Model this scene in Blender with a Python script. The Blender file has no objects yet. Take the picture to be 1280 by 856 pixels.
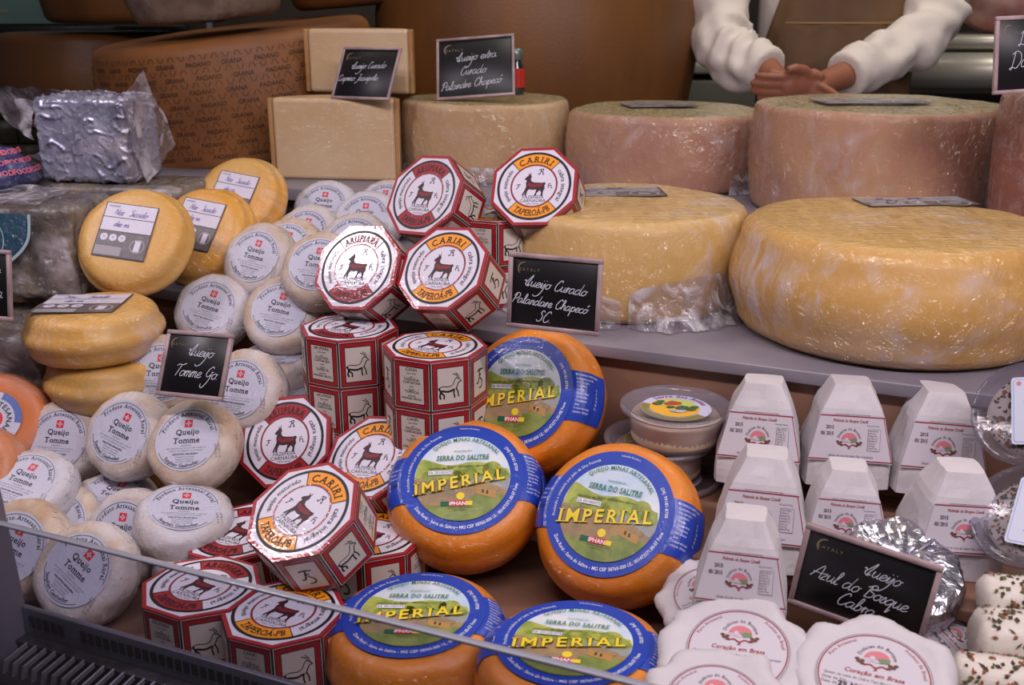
import bpy, bmesh, math, random
from mathutils import Vector, Matrix, Euler, noise
from mathutils.geometry import tessellate_polygon
R_ = math.radians
random.seed(7)
SC = bpy.context.scene
COL = SC.collection

# ------------------------------------------------------------------ camera, world, light, exposure
F_PX, CX, CY, PITCH = 1300.0, 640.0, 428.0, R_(18)
CAM = Vector((0, 0, 1.55))
RIGHT = Vector((1, 0, 0)); FWD = Vector((0, math.cos(PITCH), -math.sin(PITCH))); UP = Vector((0, math.sin(PITCH), math.cos(PITCH)))
cd = bpy.data.cameras.new('camera'); cam = bpy.data.objects.new('camera', cd); COL.objects.link(cam)
cam.location = CAM; cam.rotation_euler = (R_(90) - PITCH, 0, 0)
cd.sensor_width = 36; cd.lens = 36 * F_PX / 1280; cd.clip_start = .05
cd.dof.use_dof = True; cd.dof.focus_distance = 1.2; cd.dof.aperture_fstop = 10
SC.camera = cam
w = bpy.data.worlds.new('world'); SC.world = w; w.use_nodes = True
w.node_tree.nodes['Background'].inputs[0].default_value = (.62, .60, .72, 1)
w.node_tree.nodes['Background'].inputs[1].default_value = .075
SC.view_settings.view_transform = 'Standard'; SC.view_settings.look = 'None'
SC.view_settings.exposure = .15; SC.view_settings.gamma = 1
YAW = R_(-23)                                    # the case runs along this direction
U2 = Vector((math.cos(YAW), math.sin(YAW), 0)); V2 = Vector((-math.sin(YAW), math.cos(YAW), 0))

def area(name, loc, target, sx, sy, power, color, shape='RECTANGLE', roll=None):
    l = bpy.data.lights.new(name, 'AREA'); l.shape = shape; l.size = sx; l.size_y = sy; l.energy = power; l.color = color
    o = bpy.data.objects.new(name, l); COL.objects.link(o); o.location = loc
    z = (Vector(loc) - Vector(target)).normalized(); x = (roll or U2).copy(); x = (x - z * x.dot(z)).normalized(); y = z.cross(x)
    o.rotation_euler = Matrix((x, y, z)).transposed().to_euler()
    return o
area('canopy_strip_light', (.35, .25, 2.3), (.1, 1.35, 1.1), 2.0, .09, 21, (1.0, .88, .95))
area('case_spot_light', (-1.03, 1.08, 2.09), (-.1, 1.15, 1.15), .15, .15, 4.6, (1.0, .88, .97))
area('kitchen_light', (1.0, 2.0, 3.2), (.95, 2.8, 1.4), 1.2, .5, 18, (1.0, .93, .82))
area('back_shelf_light', (-.6, 2.5, 3.0), (-.3, 2.4, 1.4), 1.6, .3, 3.5, (1.0, .85, .72))

# ------------------------------------------------------------------ colours and materials
def lin(c):
    return tuple((x / 12.92 if x <= .04045 else ((x + .055) / 1.055) ** 2.4) for x in (v / 255 for v in c))
MATS = {}
def M(name, col, rough=.55, metal=0, col2=None, cscale=20, cbias=.5, cwidth=.25, bump=0, bscale=60, coat=0, crough=.12,
      film=0, fscale=30, streak=0, sss=0, stretch=None, spec=.5, facet=True):
    if name in MATS: return MATS[name]
    m = bpy.data.materials.new(name); m.use_nodes = True; MATS[name] = m
    nt = m.node_tree; N = nt.nodes; L = nt.links; b = N['Principled BSDF']
    c = lin(col) + (1,)
    b.inputs['Base Color'].default_value = c; b.inputs['Roughness'].default_value = rough
    b.inputs['Metallic'].default_value = metal; b.inputs['Specular IOR Level'].default_value = spec
    m.diffuse_color = c
    if sss:
        b.inputs['Subsurface Weight'].default_value = sss; b.inputs['Subsurface Scale'].default_value = .012
        b.inputs['Subsurface Radius'].default_value = (1, .6, .3)
    if coat:
        b.inputs['Coat Weight'].default_value = coat; b.inputs['Coat Roughness'].default_value = crough
    tc = N.new('ShaderNodeTexCoord'); oi = N.new('ShaderNodeObjectInfo'); mul = N.new('ShaderNodeMath'); mul.operation = 'MULTIPLY'
    mul.inputs[1].default_value = 37; L.new(oi.outputs['Random'], mul.inputs[0])
    src = tc.outputs['Object']
    def nz(scale, detail=4, st=None, dist=0):
        v = src
        if st:
            mp = N.new('ShaderNodeMapping'); mp.inputs['Scale'].default_value = st; mp.inputs['Rotation'].default_value = (.4, .5, .7)
            L.new(src, mp.inputs['Vector']); v = mp.outputs['Vector']
        t = N.new('ShaderNodeTexNoise'); t.noise_dimensions = '4D'; t.inputs['Scale'].default_value = scale
        t.inputs['Detail'].default_value = detail; t.inputs['Distortion'].default_value = dist
        L.new(v, t.inputs['Vector']); L.new(mul.outputs[0], t.inputs['W'])
        return t.outputs['Fac']
    def rng(v, a, bb, to=(0, 1)):
        r = N.new('ShaderNodeMapRange'); r.inputs['From Min'].default_value = a; r.inputs['From Max'].default_value = bb
        r.inputs['To Min'].default_value = to[0]; r.inputs['To Max'].default_value = to[1]
        L.new(v, r.inputs['Value']); return r.outputs[0]
    cur = None
    def mixc(fac, a, bcol):
        mx = N.new('ShaderNodeMix'); mx.data_type = 'RGBA'
        L.new(fac, mx.inputs[0])
        if a is None: mx.inputs[6].default_value = c
        else: L.new(a, mx.inputs[6])
        mx.inputs[7].default_value = lin(bcol) + (1,)
        return mx.outputs[2]
    if col2: cur = mixc(rng(nz(cscale, 5, stretch), cbias - cwidth / 2, cbias + cwidth / 2), cur, col2)
    if streak:                                                     # whitish creases where the wrap is folded on itself
        f1 = rng(nz(9, 3, None, .6), .5, .64); f2 = rng(nz(26, 4, (.5, 2.2, .7), .8), .44, .66)
        mm = N.new('ShaderNodeMath'); mm.operation = 'MULTIPLY'; L.new(f1, mm.inputs[0]); L.new(f2, mm.inputs[1])
        m3 = N.new('ShaderNodeMath'); m3.operation = 'MULTIPLY'; L.new(mm.outputs[0], m3.inputs[0]); m3.inputs[1].default_value = streak
        cur = mixc(m3.outputs[0], cur, (205, 196, 202))
    if cur: L.new(cur, b.inputs['Base Color'])
    if bump:
        bp = N.new('ShaderNodeBump'); bp.inputs['Strength'].default_value = bump; bp.inputs['Distance'].default_value = .004
        L.new(nz(bscale, 6), bp.inputs['Height']); L.new(bp.outputs[0], b.inputs['Normal'])
    if film:
        ad = N.new('ShaderNodeMath'); ad.operation = 'ADD'
        r1 = N.new('ShaderNodeMath'); r1.operation = 'ABSOLUTE'
        s1 = N.new('ShaderNodeMath'); s1.operation = 'SUBTRACT'; s1.inputs[1].default_value = .5
        L.new(nz(fscale * 1.3, 5, (.45, 2.6, .8), 1.6), s1.inputs[0]); L.new(s1.outputs[0], r1.inputs[0])
        r2 = N.new('ShaderNodeMath'); r2.operation = 'ABSOLUTE'; s2 = N.new('ShaderNodeMath'); s2.operation = 'SUBTRACT'; s2.inputs[1].default_value = .5
        L.new(nz(fscale * 3.5, 4, None, 1.0), s2.inputs[0]); L.new(s2.outputs[0], r2.inputs[0])
        L.new(r1.outputs[0], ad.inputs[0]); L.new(r2.outputs[0], ad.inputs[1])
        bp = N.new('ShaderNodeBump'); bp.inputs['Strength'].default_value = min(1, film * 1.4); bp.inputs['Distance'].default_value = (.034 if film > .2 else .006)
        L.new(ad.outputs[0], bp.inputs['Height']); L.new(bp.outputs[0], b.inputs['Coat Normal'])
        if film > .2 and facet:                                              # film breaks into small flat facets, each tilted its own way
            b.inputs['Coat IOR'].default_value = 1.8
            vm = N.new('ShaderNodeMapping'); vm.inputs['Scale'].default_value = (1, .35, .8); vm.inputs['Rotation'].default_value = (.3, .6, .9)
            nd = N.new('ShaderNodeTexNoise'); nd.inputs['Scale'].default_value = fscale; nd.inputs['Detail'].default_value = 2
            L.new(src, nd.inputs['Vector'])
            sc_ = N.new('ShaderNodeVectorMath'); sc_.operation = 'MULTIPLY_ADD'; sc_.inputs[1].default_value = (.03,) * 3; L.new(nd.outputs['Color'], sc_.inputs[0]); L.new(src, sc_.inputs[2])
            L.new(sc_.outputs[0], vm.inputs['Vector'])
            vo = N.new('ShaderNodeTexVoronoi'); vo.inputs['Scale'].default_value = fscale * 7; L.new(vm.outputs[0], vo.inputs['Vector'])
            k = N.new('ShaderNodeVectorMath'); k.operation = 'SUBTRACT'; k.inputs[1].default_value = (.5,) * 3; L.new(vo.outputs['Color'], k.inputs[0])
            k2 = N.new('ShaderNodeVectorMath'); k2.operation = 'SCALE'; k2.inputs['Scale'].default_value = min(1.35, film * 1.35); L.new(k.outputs[0], k2.inputs[0])
            k3 = N.new('ShaderNodeVectorMath'); k3.operation = 'ADD'; L.new(k2.outputs[0], k3.inputs[0]); L.new(bp.outputs[0], k3.inputs[1])
            k4 = N.new('ShaderNodeVectorMath'); k4.operation = 'NORMALIZE'; L.new(k3.outputs[0], k4.inputs[0]); L.new(k4.outputs[0], b.inputs['Coat Normal'])
    return m

def clear_mat(name, tint, gloss_rough=.08, haze=.08, bump=0, bscale=20, hazecol=(225, 222, 228), streaks=0):
    """see-through plastic or glass: transparent + fresnel gloss + a little milky diffuse"""
    if name in MATS: return MATS[name]
    m = bpy.data.materials.new(name); m.use_nodes = True; MATS[name] = m
    nt = m.node_tree; N = nt.nodes; L = nt.links; N.remove(N['Principled BSDF']); out = N['Material Output']
    tr = N.new('ShaderNodeBsdfTransparent'); tr.inputs[0].default_value = lin(tint) + (1,)
    gl = N.new('ShaderNodeBsdfGlossy'); gl.inputs['Roughness'].default_value = gloss_rough
    df = N.new('ShaderNodeBsdfDiffuse'); df.inputs[0].default_value = lin(hazecol) + (1,)
    lw = N.new('ShaderNodeLayerWeight'); lw.inputs[0].default_value = .5
    pw = N.new('ShaderNodeMath'); pw.operation = 'POWER'; pw.inputs[1].default_value = 4; L.new(lw.outputs['Facing'], pw.inputs[0])
    fr = N.new('ShaderNodeMath'); fr.operation = 'MULTIPLY_ADD'; fr.inputs[1].default_value = .8; fr.inputs[2].default_value = .045; L.new(pw.outputs[0], fr.inputs[0])
    m1 = N.new('ShaderNodeMixShader'); m1.inputs[0].default_value = haze
    L.new(tr.outputs[0], m1.inputs[1]); L.new(df.outputs[0], m1.inputs[2])
    m2 = N.new('ShaderNodeMixShader'); L.new(fr.outputs[0], m2.inputs[0]); L.new(m1.outputs[0], m2.inputs[1]); L.new(gl.outputs[0], m2.inputs[2])
    L.new(m2.outputs[0], out.inputs[0])
    if bump or streaks:
        tc = N.new('ShaderNodeTexCoord'); t = N.new('ShaderNodeTexNoise'); t.inputs['Scale'].default_value = bscale; t.inputs['Detail'].default_value = 4
        t.inputs['Distortion'].default_value = 1.2
        L.new(tc.outputs['Object'], t.inputs['Vector'])
        bp = N.new('ShaderNodeBump'); bp.inputs['Strength'].default_value = bump; bp.inputs['Distance'].default_value = .01
        L.new(t.outputs['Fac'], bp.inputs['Height'])
        for n in (gl, lw, df): L.new(bp.outputs[0], n.inputs['Normal'])
        if streaks:
            r = N.new('ShaderNodeMapRange'); r.inputs['From Min'].default_value = .45; r.inputs['From Max'].default_value = .62
            r.inputs['To Min'].default_value = haze; r.inputs['To Max'].default_value = haze + streaks
            L.new(t.outputs['Fac'], r.inputs[0]); L.new(r.outputs[0], m1.inputs[0])
    return m

# ------------------------------------------------------------------ mesh builder
GL = {}
def glyph(ch, off=0.0):
    k = (ch, off)
    if k in GL: return GL[k]
    def conv(s):
        cu = bpy.data.curves.new('g', 'FONT'); cu.body = s; cu.size = 1; cu.resolution_u = 2; cu.offset = off; cu.fill_mode = 'FRONT'
        ob = bpy.data.objects.new('g', cu); me = ob.to_mesh()
        v = [(p.co.x, p.co.y) for p in me.vertices]; f = [tuple(p.vertices) for p in me.polygons]
        ob.to_mesh_clear(); bpy.data.objects.remove(ob); bpy.data.curves.remove(cu)
        return v, f
    if ch == ' ': GL[k] = ([], [], .32); return GL[k]
    v, f = conv(ch); a, _ = conv(ch + 'l'); b, _ = conv('l')
    adv = max(p[0] for p in a) - max(p[0] for p in b)
    GL[k] = (v, f, adv); return GL[k]

SF = {}
def serif_glyph(ch, off):
    k = (ch, off)
    if k in SF: return SF[k]
    v, f, adv = glyph(ch, off); v = list(v); f = list(f)
    if ch.isalnum() and v:
        for lev in sorted({min(p[1] for p in v), max(p[1] for p in v), 0 - off} | ({.5} if ch in 'mnruijpxvwy' else set())):
            xs = sorted({round(p[0], 3) for p in v if abs(p[1] - lev) < .012})
            if ch in 'MNW' and len(xs) > 4: xs = xs[:2] + xs[-2:]
            if ch == 'M' and lev > .1: xs = [x for x in xs if x < .12 or x > adv - .14]
            sg = 1 if lev < .1 else -1; i = 0
            while i < len(xs) - 1:
                g = xs[i + 1] - xs[i]
                if .05 < g < .20 + 2 * off:
                    b = len(v); x0, x1 = xs[i] - .07, xs[i + 1] + .07; t = .05 * sg
                    q = [(x0, lev), (x1, lev), (x1, lev + t), (x0, lev + t)]
                    v += q; f.append((b, b + 1, b + 2, b + 3) if sg > 0 else (b + 3, b + 2, b + 1, b)); i += 2
                else: i += 1
        adv += .05
    SF[k] = (v, f, adv); return SF[k]

class MB:
    def __init__(s): s.v = []; s.f = []; s.m = []; s.sm = []; s.mats = []
    def slot(s, m):
        if m not in s.mats: s.mats.append(m)
        return s.mats.index(m)
    def add(s, vs, fs, m, smooth=False):
        b = len(s.v); s.v += [tuple(p) for p in vs]; k = s.slot(m)
        for f in fs: s.f.append(tuple(i + b for i in f)); s.m.append(k); s.sm.append(smooth)
    def box(s, c, d, m, rot=None):
        hx, hy, hz = d[0] / 2, d[1] / 2, d[2] / 2
        P = [Vector((x, y, z)) for z in (-hz, hz) for y in (-hy, hy) for x in (-hx, hx)]
        if rot is not None: P = [rot @ p for p in P]
        s.add([p + Vector(c) for p in P], [(0, 2, 3, 1), (4, 5, 7, 6), (0, 1, 5, 4), (2, 6, 7, 3), (0, 4, 6, 2), (1, 3, 7, 5)], m)
    def bbox(s, c, d, m, bev=.003, rot=None, seg=2):
        bm = bmesh.new(); bmesh.ops.create_cube(bm, size=1)
        for v in bm.verts: v.co = Vector((v.co.x * d[0], v.co.y * d[1], v.co.z * d[2]))
        bmesh.ops.bevel(bm, geom=bm.edges[:] + bm.verts[:], offset=bev, segments=seg, affect='EDGES', profile=.5)
        P = [v.co.copy() for v in bm.verts]
        if rot is not None: P = [rot @ p for p in P]
        s.add([p + Vector(c) for p in P], [tuple(v.index for v in f.verts) for f in bm.faces], m, True); bm.free()
    def lathe(s, prof, m, n=64, mat_of=None, disp=None, smooth=True, a0=0, a1=2 * math.pi):
        full = abs(a1 - a0 - 2 * math.pi) < 1e-6; k = n if full else n + 1
        rings = []; vs = []
        for (r, z) in prof:
            if r < 1e-6: rings.append([len(vs)] * k); vs.append(disp(Vector((0, 0, z))) if disp else Vector((0, 0, z)))
            else:
                ids = []
                for j in range(k):
                    a = a0 + (a1 - a0) * j / n; p = Vector((r * math.cos(a), r * math.sin(a), z))
                    if disp: p = disp(p)
                    ids.append(len(vs)); vs.append(p)
                rings.append(ids)
        b = len(s.v); s.v += [tuple(p) for p in vs]
        for i in range(len(rings) - 1):
            mm = s.slot(mat_of(i) if mat_of else m)
            for j in range(n):
                j2 = (j + 1) % k; q = [rings[i][j], rings[i][j2], rings[i + 1][j2], rings[i + 1][j]]
                u = []
                for x in q:
                    if x not in u: u.append(x)
                if len(u) >= 3: s.f.append(tuple(x + b for x in u)); s.m.append(mm); s.sm.append(smooth)
    def tube(s, path, rad, m, n=10, cap=True, disp=None):
        path = [Vector(p) for p in path]; k = len(path); rad = rad if isinstance(rad, (list, tuple)) else [rad] * k
        vs = []; fs = []; up = Vector((.13, .2, 1)).normalized()
        for i, p in enumerate(path):
            t = (path[min(i + 1, k - 1)] - path[max(i - 1, 0)]).normalized()
            x = up.cross(t)
            if x.length < .05: x = Vector((1, 0, 0)).cross(t)
            x.normalize(); y = t.cross(x); up = y.cross(x) * 1 if False else up
            for j in range(n):
                a = 2 * math.pi * j / n; q = p + (x * math.cos(a) + y * math.sin(a)) * rad[i]
                if disp: q = disp(q, p, i)
                vs.append(q)
        for i in range(k - 1):
            for j in range(n): fs.append((i * n + j, i * n + (j + 1) % n, (i + 1) * n + (j + 1) % n, (i + 1) * n + j))
        if cap: fs.append(tuple(reversed(range(n)))); fs.append(tuple((k - 1) * n + j for j in range(n)))
        s.add(vs, fs, m, True)
    # ---- flat print, drawn on the plane z of the part
    def poly(s, pts, m, z=0.0, T=None):
        T = T or (lambda x, y, z: (x, y, z))
        tri = tessellate_polygon([[Vector((p[0], p[1], 0)) for p in pts]]); out = []
        for t in tri:
            a, b, c = (pts[i] for i in t)
            if (b[0] - a[0]) * (c[1] - a[1]) - (b[1] - a[1]) * (c[0] - a[0]) < 0: t = (t[0], t[2], t[1])
            out.append(tuple(t))
        s.add([T(p[0], p[1], z) for p in pts], out, m)
    def rect(s, cx, cy, w, h, m, z=0.0, T=None): s.poly([(cx - w / 2, cy - h / 2), (cx + w / 2, cy - h / 2), (cx + w / 2, cy + h / 2), (cx - w / 2, cy + h / 2)], m, z, T)
    def disc(s, cx, cy, r, m, z=0.0, n=40, ry=None, T=None): s.poly([(cx + r * math.cos(2 * math.pi * i / n), cy + (ry or r) * math.sin(2 * math.pi * i / n)) for i in range(n)], m, z, T)
    def ring(s, r0, r1, m, z=0.0, a0=0, a1=360, n=48, c=(0, 0), T=None):
        T = T or (lambda x, y, z: (x, y, z)); vs = []
        for i in range(n + 1):
            a = R_(a0 + (a1 - a0) * i / n)
            for r in (r0, r1): vs.append(T(c[0] + r * math.cos(a), c[1] + r * math.sin(a), z))
        s.add(vs, [(2 * i, 2 * i + 1, 2 * i + 3, 2 * i + 2) for i in range(n)], m)
    def line(s, pts, wd, m, z=0.0, smooth=True, T=None):
        T = T or (lambda x, y, z: (x, y, z))
        if smooth and len(pts) > 2:
            P = [pts[0]] + list(pts) + [pts[-1]]; q = []
            for i in range(1, len(P) - 2):
                for t in (0, .25, .5, .75):
                    q.append(tuple(.5 * (2 * P[i][k] + (P[i + 1][k] - P[i - 1][k]) * t + (2 * P[i - 1][k] - 5 * P[i][k] + 4 * P[i + 1][k] - P[i + 2][k]) * t * t + (3 * P[i][k] - P[i - 1][k] - 3 * P[i + 1][k] + P[i + 2][k]) * t ** 3) for k in (0, 1)))
            q.append(tuple(pts[-1][:2])); pts = q
        vs = []; n = len(pts)
        for i in range(n):
            a = pts[max(i - 1, 0)]; b = pts[min(i + 1, n - 1)]; dx, dy = b[0] - a[0], b[1] - a[1]; d = math.hypot(dx, dy) or 1
            ox, oy = -dy / d * wd / 2, dx / d * wd / 2
            vs.append(T(pts[i][0] - ox, pts[i][1] - oy, z)); vs.append(T(pts[i][0] + ox, pts[i][1] + oy, z))
        s.add(vs, [(2 * i, 2 * i + 2, 2 * i + 3, 2 * i + 1) for i in range(n - 1)], m)
    def text(s, t, m, h, x=0.0, y=0.0, z=0.0, align='C', shear=0.0, bold=0.0, wide=1.0, track=0.0, arc=None, rot=0.0, T=None, serif=False):
        """arc = (radius, centre angle in degrees, +1 text over the top / -1 text along the bottom)"""
        T = T or (lambda x, y, z: (x, y, z)); k = h / .7
        G = [(serif_glyph if serif else glyph)(c, bold) for c in t]; W = sum((g[2] + track) * k * wide for g in G)
        cur = {'C': -W / 2, 'L': 0, 'R': -W}[align]; cr, sr = math.cos(rot), math.sin(rot)
        for g in G:
            adv = (g[2] + track) * k * wide
            if g[0]:
                vs = []
                if arc:
                    r, a, sg = arc; th = R_(a) - sg * (cur + adv / 2) / r
                    ex = Vector((math.sin(th), -math.cos(th))) * sg; ey = Vector((math.cos(th), math.sin(th))) * sg
                    o = Vector((x + r * math.cos(th), y + r * math.sin(th)))
                    for (gx, gy) in g[0]:
                        lx = gx * k * wide - adv / 2 + shear * gy * k; p = o + ex * lx + ey * gy * k; vs.append(T(p.x, p.y, z))
                else:
                    for (gx, gy) in g[0]:
                        lx = cur + gx * k * wide + shear * gy * k; ly = gy * k; vs.append(T(x + lx * cr - ly * sr, y + lx * sr + ly * cr, z))
                s.add(vs, g[1], m)
            cur += adv
    def mesh(s, name):
        me = bpy.data.meshes.new(name); me.from_pydata(s.v, [], s.f)
        for m in s.mats: me.materials.append(m)
        me.polygons.foreach_set('material_index', s.m); me.polygons.foreach_set('use_smooth', s.sm); me.update(); return me
    def build(s, name, parent=None, label=None):
        o = bpy.data.objects.new(name, s.mesh(name)); COL.objects.link(o)
        if parent: o.parent = parent
        if label: o['label'] = label
        return o

def thing(name, label, cat, group=None, mat=None):
    o = bpy.data.objects.new(name, None); COL.objects.link(o); o.empty_display_size = .02
    o['label'] = label; o['category'] = cat
    if group: o['group'] = group
    if mat is not None: place(o, mat)
    return o
def place(o, mat):
    o.location = mat.to_translation(); o.rotation_euler = mat.to_euler()
def dup(root, label=None, group=None, mat=None, parent=None):
    r = root.copy(); COL.objects.link(r); r.parent = parent
    if label: r['label'] = label
    if group: r['group'] = group
    if mat is not None: place(r, mat)
    for ch in list(root.children): dup(ch, parent=r)
    return r
def tag(o, label, cat, group=None):
    o['label'] = label; o['category'] = cat
    if group: o['group'] = group
    return o

def point(px, py, depth):
    return CAM + (FWD + RIGHT * ((px - CX) / F_PX) - UP * ((py - CY) / F_PX)) * depth
def at_z(px, py, z):
    d = FWD + RIGHT * ((px - CX) / F_PX) - UP * ((py - CY) / F_PX); return CAM + d * ((z - CAM.z) / d.z)
def frame(pos, n, upv, roll=0):
    n = n.normalized(); u = (upv - n * upv.dot(n)).normalized(); r = u.cross(n)
    c, s = math.cos(R_(roll)), math.sin(R_(roll)); r2 = r * c + u * s; u2 = u * c - r * s
    m = Matrix((r2, u2, n)).transposed().to_4x4(); m.translation = pos; return m
def facing(px, py, depth, nx, ny, roll, h):
    """frame of a thing of height h whose top face centre is seen at a point and whose axis leans by nx, ny from the line of sight"""
    pos = point(px, py, depth); v = (CAM - pos).normalized(); r = UP.cross(v).normalized(); u = v.cross(r)
    n = r * nx + u * ny + v * math.sqrt(max(.01, 1 - nx * nx - ny * ny))
    return frame(pos, n, u, roll) @ Matrix.Translation((0, 0, -h))
def upright(px, depth, z, rz=0):
    """standing on height z, seen in column px at distance depth"""
    Y = (depth + (z - CAM.z) * math.sin(PITCH)) / math.cos(PITCH); X = (px - CX) / F_PX * depth
    return Matrix.Translation((X, Y, z)) @ Matrix.Rotation(R_(rz), 4, 'Z')
def eul(loc, e, h=0):
    return Matrix.Translation(loc) @ Euler([R_(a) for a in e]).to_matrix().to_4x4() @ Matrix.Translation((0, 0, -h))

# ------------------------------------------------------------------ palette
print_kw = dict(rough=.5, coat=.5, crough=.06, film=.05, fscale=18)
RED = M('print_red', (156, 12, 28), **print_kw); DRED = M('print_dark_red', (118, 16, 36), **print_kw)
WHT = M('print_white', (216, 210, 222), **print_kw); BLK = M('print_black', (12, 9, 14), rough=.5)
ORG = M('print_orange', (240, 150, 18), **print_kw); CREAM = M('print_cream', (206, 196, 186), **print_kw)
GREYP = M('print_grey', (110, 105, 112), **print_kw)
tk = dict(rough=.5, coat=.8, crough=.10, film=.45, fscale=34, streak=.35)
T_WHT = M('tomme_label_paper', (190, 190, 208), **tk); T_BLK = M('tomme_label_ink', (26, 26, 40), rough=.5); T_RED = M('tomme_label_red', (206, 44, 50), rough=.5)
ik = dict(rough=.4, coat=.5, crough=.14, film=.14, fscale=24)
I_BLU = M('wheel_label_blue', (12, 58, 168), **ik); I_WHT = M('wheel_label_white', (228, 230, 238), **ik)
I_SKY = M('wheel_label_sky', (178, 204, 226), col2=(222, 226, 228), cscale=24, **ik)
I_HIL = M('wheel_label_meadow', (178, 186, 84), col2=(132, 152, 58), cscale=60, **ik)
I_TRE = M('wheel_label_tree', (112, 130, 46), col2=(166, 174, 78), cscale=110, **ik)
I_GRS = M('wheel_label_grass', (138, 150, 74), col2=(104, 122, 54), cscale=70, **ik)
I_BRN = M('wheel_label_earth', (168, 136, 88), col2=(136, 118, 92), cscale=60, **ik)
I_HOU = M('wheel_label_house', (176, 134, 72), **ik); I_DRK = M('wheel_label_dark', (70, 58, 24), **ik)
I_YEL = M('wheel_label_yellow', (236, 208, 44), **ik); I_GRN = M('wheel_label_green', (26, 118, 84), **ik)
I_RED = M('wheel_label_red', (206, 32, 40), **ik); I_GRY = M('wheel_label_path', (150, 152, 150), **ik)
P_WHT = M('wrapping_paper_white', (200, 194, 196), rough=.6, bump=.35, bscale=45, sss=.1)
P_LBL = M('paper_label_white', (200, 193, 200), rough=.5); P_RED = M('paper_label_red', (146, 34, 48), rough=.5)
P_BLK = M('paper_label_ink', (64, 50, 56), rough=.5); P_PNK = M('paper_label_pink', (206, 118, 130), rough=.5)
P_GRN = M('paper_label_green', (116, 134, 96), rough=.5); P_BRN = M('paper_label_brown', (104, 58, 42), rough=.5)
SLATE = M('slate_board', (17, 14, 19), rough=.42); CHALK = M('chalk_writing', (214, 214, 226), rough=.8)
WOODF = M('pale_sign_wood', (176, 152, 152), rough=.6, col2=(140, 118, 120), cscale=30, stretch=(1, 1, 9))
GOLD = M('faded_gold_print', (128, 112, 86), rough=.5)
STEEL = M('brushed_steel', (150, 146, 150), rough=.38, metal=.85, bump=.05, bscale=90)
CASEG = M('case_grey_metal', (150, 146, 152), rough=.55, metal=.2, col2=(132, 128, 136), cscale=6)
DARK = M('case_dark', (40, 36, 42), rough=.5, metal=.3)
FOIL = M('silver_foil', (188, 186, 196), rough=.26, metal=1, bump=1.0, bscale=42)
FILM = clear_mat('loose_plastic_film', (236, 232, 238), .12, .10, .9, 26, streaks=.45)

# ------------------------------------------------------------------ the place
def struct(mb, name):
    o = mb.build(name); o['kind'] = 'structure'; return o
FLOOR_Z = .3
FLOORM = M('kitchen_floor_paint', (74, 66, 62), rough=.5, col2=(60, 54, 52), cscale=5)
b = MB(); b.box((0, 2.5, FLOOR_Z - .05), (9, 7, .1), FLOORM); struct(b, 'floor')
WALLD = M('dim_wall_paint', (66, 56, 48), rough=.7, col2=(52, 44, 40), cscale=3)
b = MB(); b.box((1.3, 4.4, 1.7), (5, .1, 2.8), WALLD); struct(b, 'wall_back')
# tiled wall on the far left
MORT = M('tile_mortar', (52, 46, 38), rough=.9); TILE = M('glazed_tile', (98, 88, 70), rough=.35, col2=(86, 78, 64), cscale=4)
b = MB(); wl = b
b.box((0, .03, 0), (2.3, .06, 1.9), MORT); wall = struct(b, 'wall_left')
wall.location = (-2.25, 3.75, 1.2); wall.rotation_euler = (0, 0, R_(12))
tb = MB(); tb.bbox((0, 0, 0), (.145, .014, .085), TILE, .003, seg=1); tm = tb.mesh('tile')
for r in range(9):
    for c in range(13):
        o = bpy.data.objects.new('tile', tm); COL.objects.link(o); o.parent = wall
        o.location = (-.9 + c * .151 + (r % 2) * .075, -.004, -.18 + r * .091)
PANEL = M('pale_green_panel', (120, 148, 142), rough=.4, col2=(98, 126, 122), cscale=3)
t = thing('wall_panel', 'pale green panel above the black rail at the far left', 'panel', mat=Matrix.Translation((-1.8, 3.45, 1.47)) @ Matrix.Rotation(R_(8), 4, 'Z'))
b = MB(); b.bbox((0, 0, .3), (1.5, .03, .56), PANEL, .004); b.build('panel_board', t)
b = MB(); b.bbox((0, -.02, 0), (1.5, .06, .035), M('black_rail', (14, 13, 14), rough=.3), .004); b.build('rail', t)
b = MB(); b.line([(-.1, .28), (-.02, .12), (.22, .13), (.5, .15)], .006, I_GRN, 0, T=lambda x, y, z: (x, -.0165, y)); b.line([(0, .07), (.2, .06)], .012, P_GRN, 0, T=lambda x, y, z: (x, -.0165, y)); b.build('faint_drawing', t)
t = thing('steel_bracket', 'dark slanting steel bar behind the wrapped blocks', 'bracket', mat=Matrix.Translation((-1.02, 2.05, 1.1)))
b = MB(); b.bbox((0, 0, .17), (.5, .03, .05), DARK, .004, Matrix.Rotation(R_(24), 3, 'Y')); b.build('slanting_bar', t)
b = MB(); b.bbox((0, .08, .02), (.55, .12, .012), CASEG, .003); b.build('foot_plate', t)

# kitchen things behind the counter
t = thing('slicing_machine', 'cream coloured machine edge behind the giant brown wheel', 'machine', mat=Matrix.Translation((.585, 3.35, FLOOR_Z)))
CRM = M('cream_enamel', (186, 180, 156), rough=.35)
b = MB(); b.bbox((0, 0, .52), (.6, .4, 1.04), M('counter_side', (120, 118, 108), rough=.5), .01); b.build('counter_base', t)
b = MB(); b.bbox((-.02, 0, 1.07), (.62, .42, .03), M('counter_top_pale', (178, 178, 158), rough=.4), .006); b.build('counter_top', t)
b = MB(); b.bbox((0.0, 0, 1.29), (.24, .12, .36), CRM, .02); b.build('machine_housing', t)
b = MB(); b.bbox((0, 0, 1.10), (.3, .2, .025), DARK, .004); b.build('machine_foot', t)
b = MB()
for dz in (0, .03): b.lathe([(0, -.004), (.006, -.004), (.006, .004), (0, .004)], DARK, 10)
o = b.build('screw', t); o.location = (.02, -.062, 1.16); o.rotation_euler = (R_(90), 0, 0)
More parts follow.
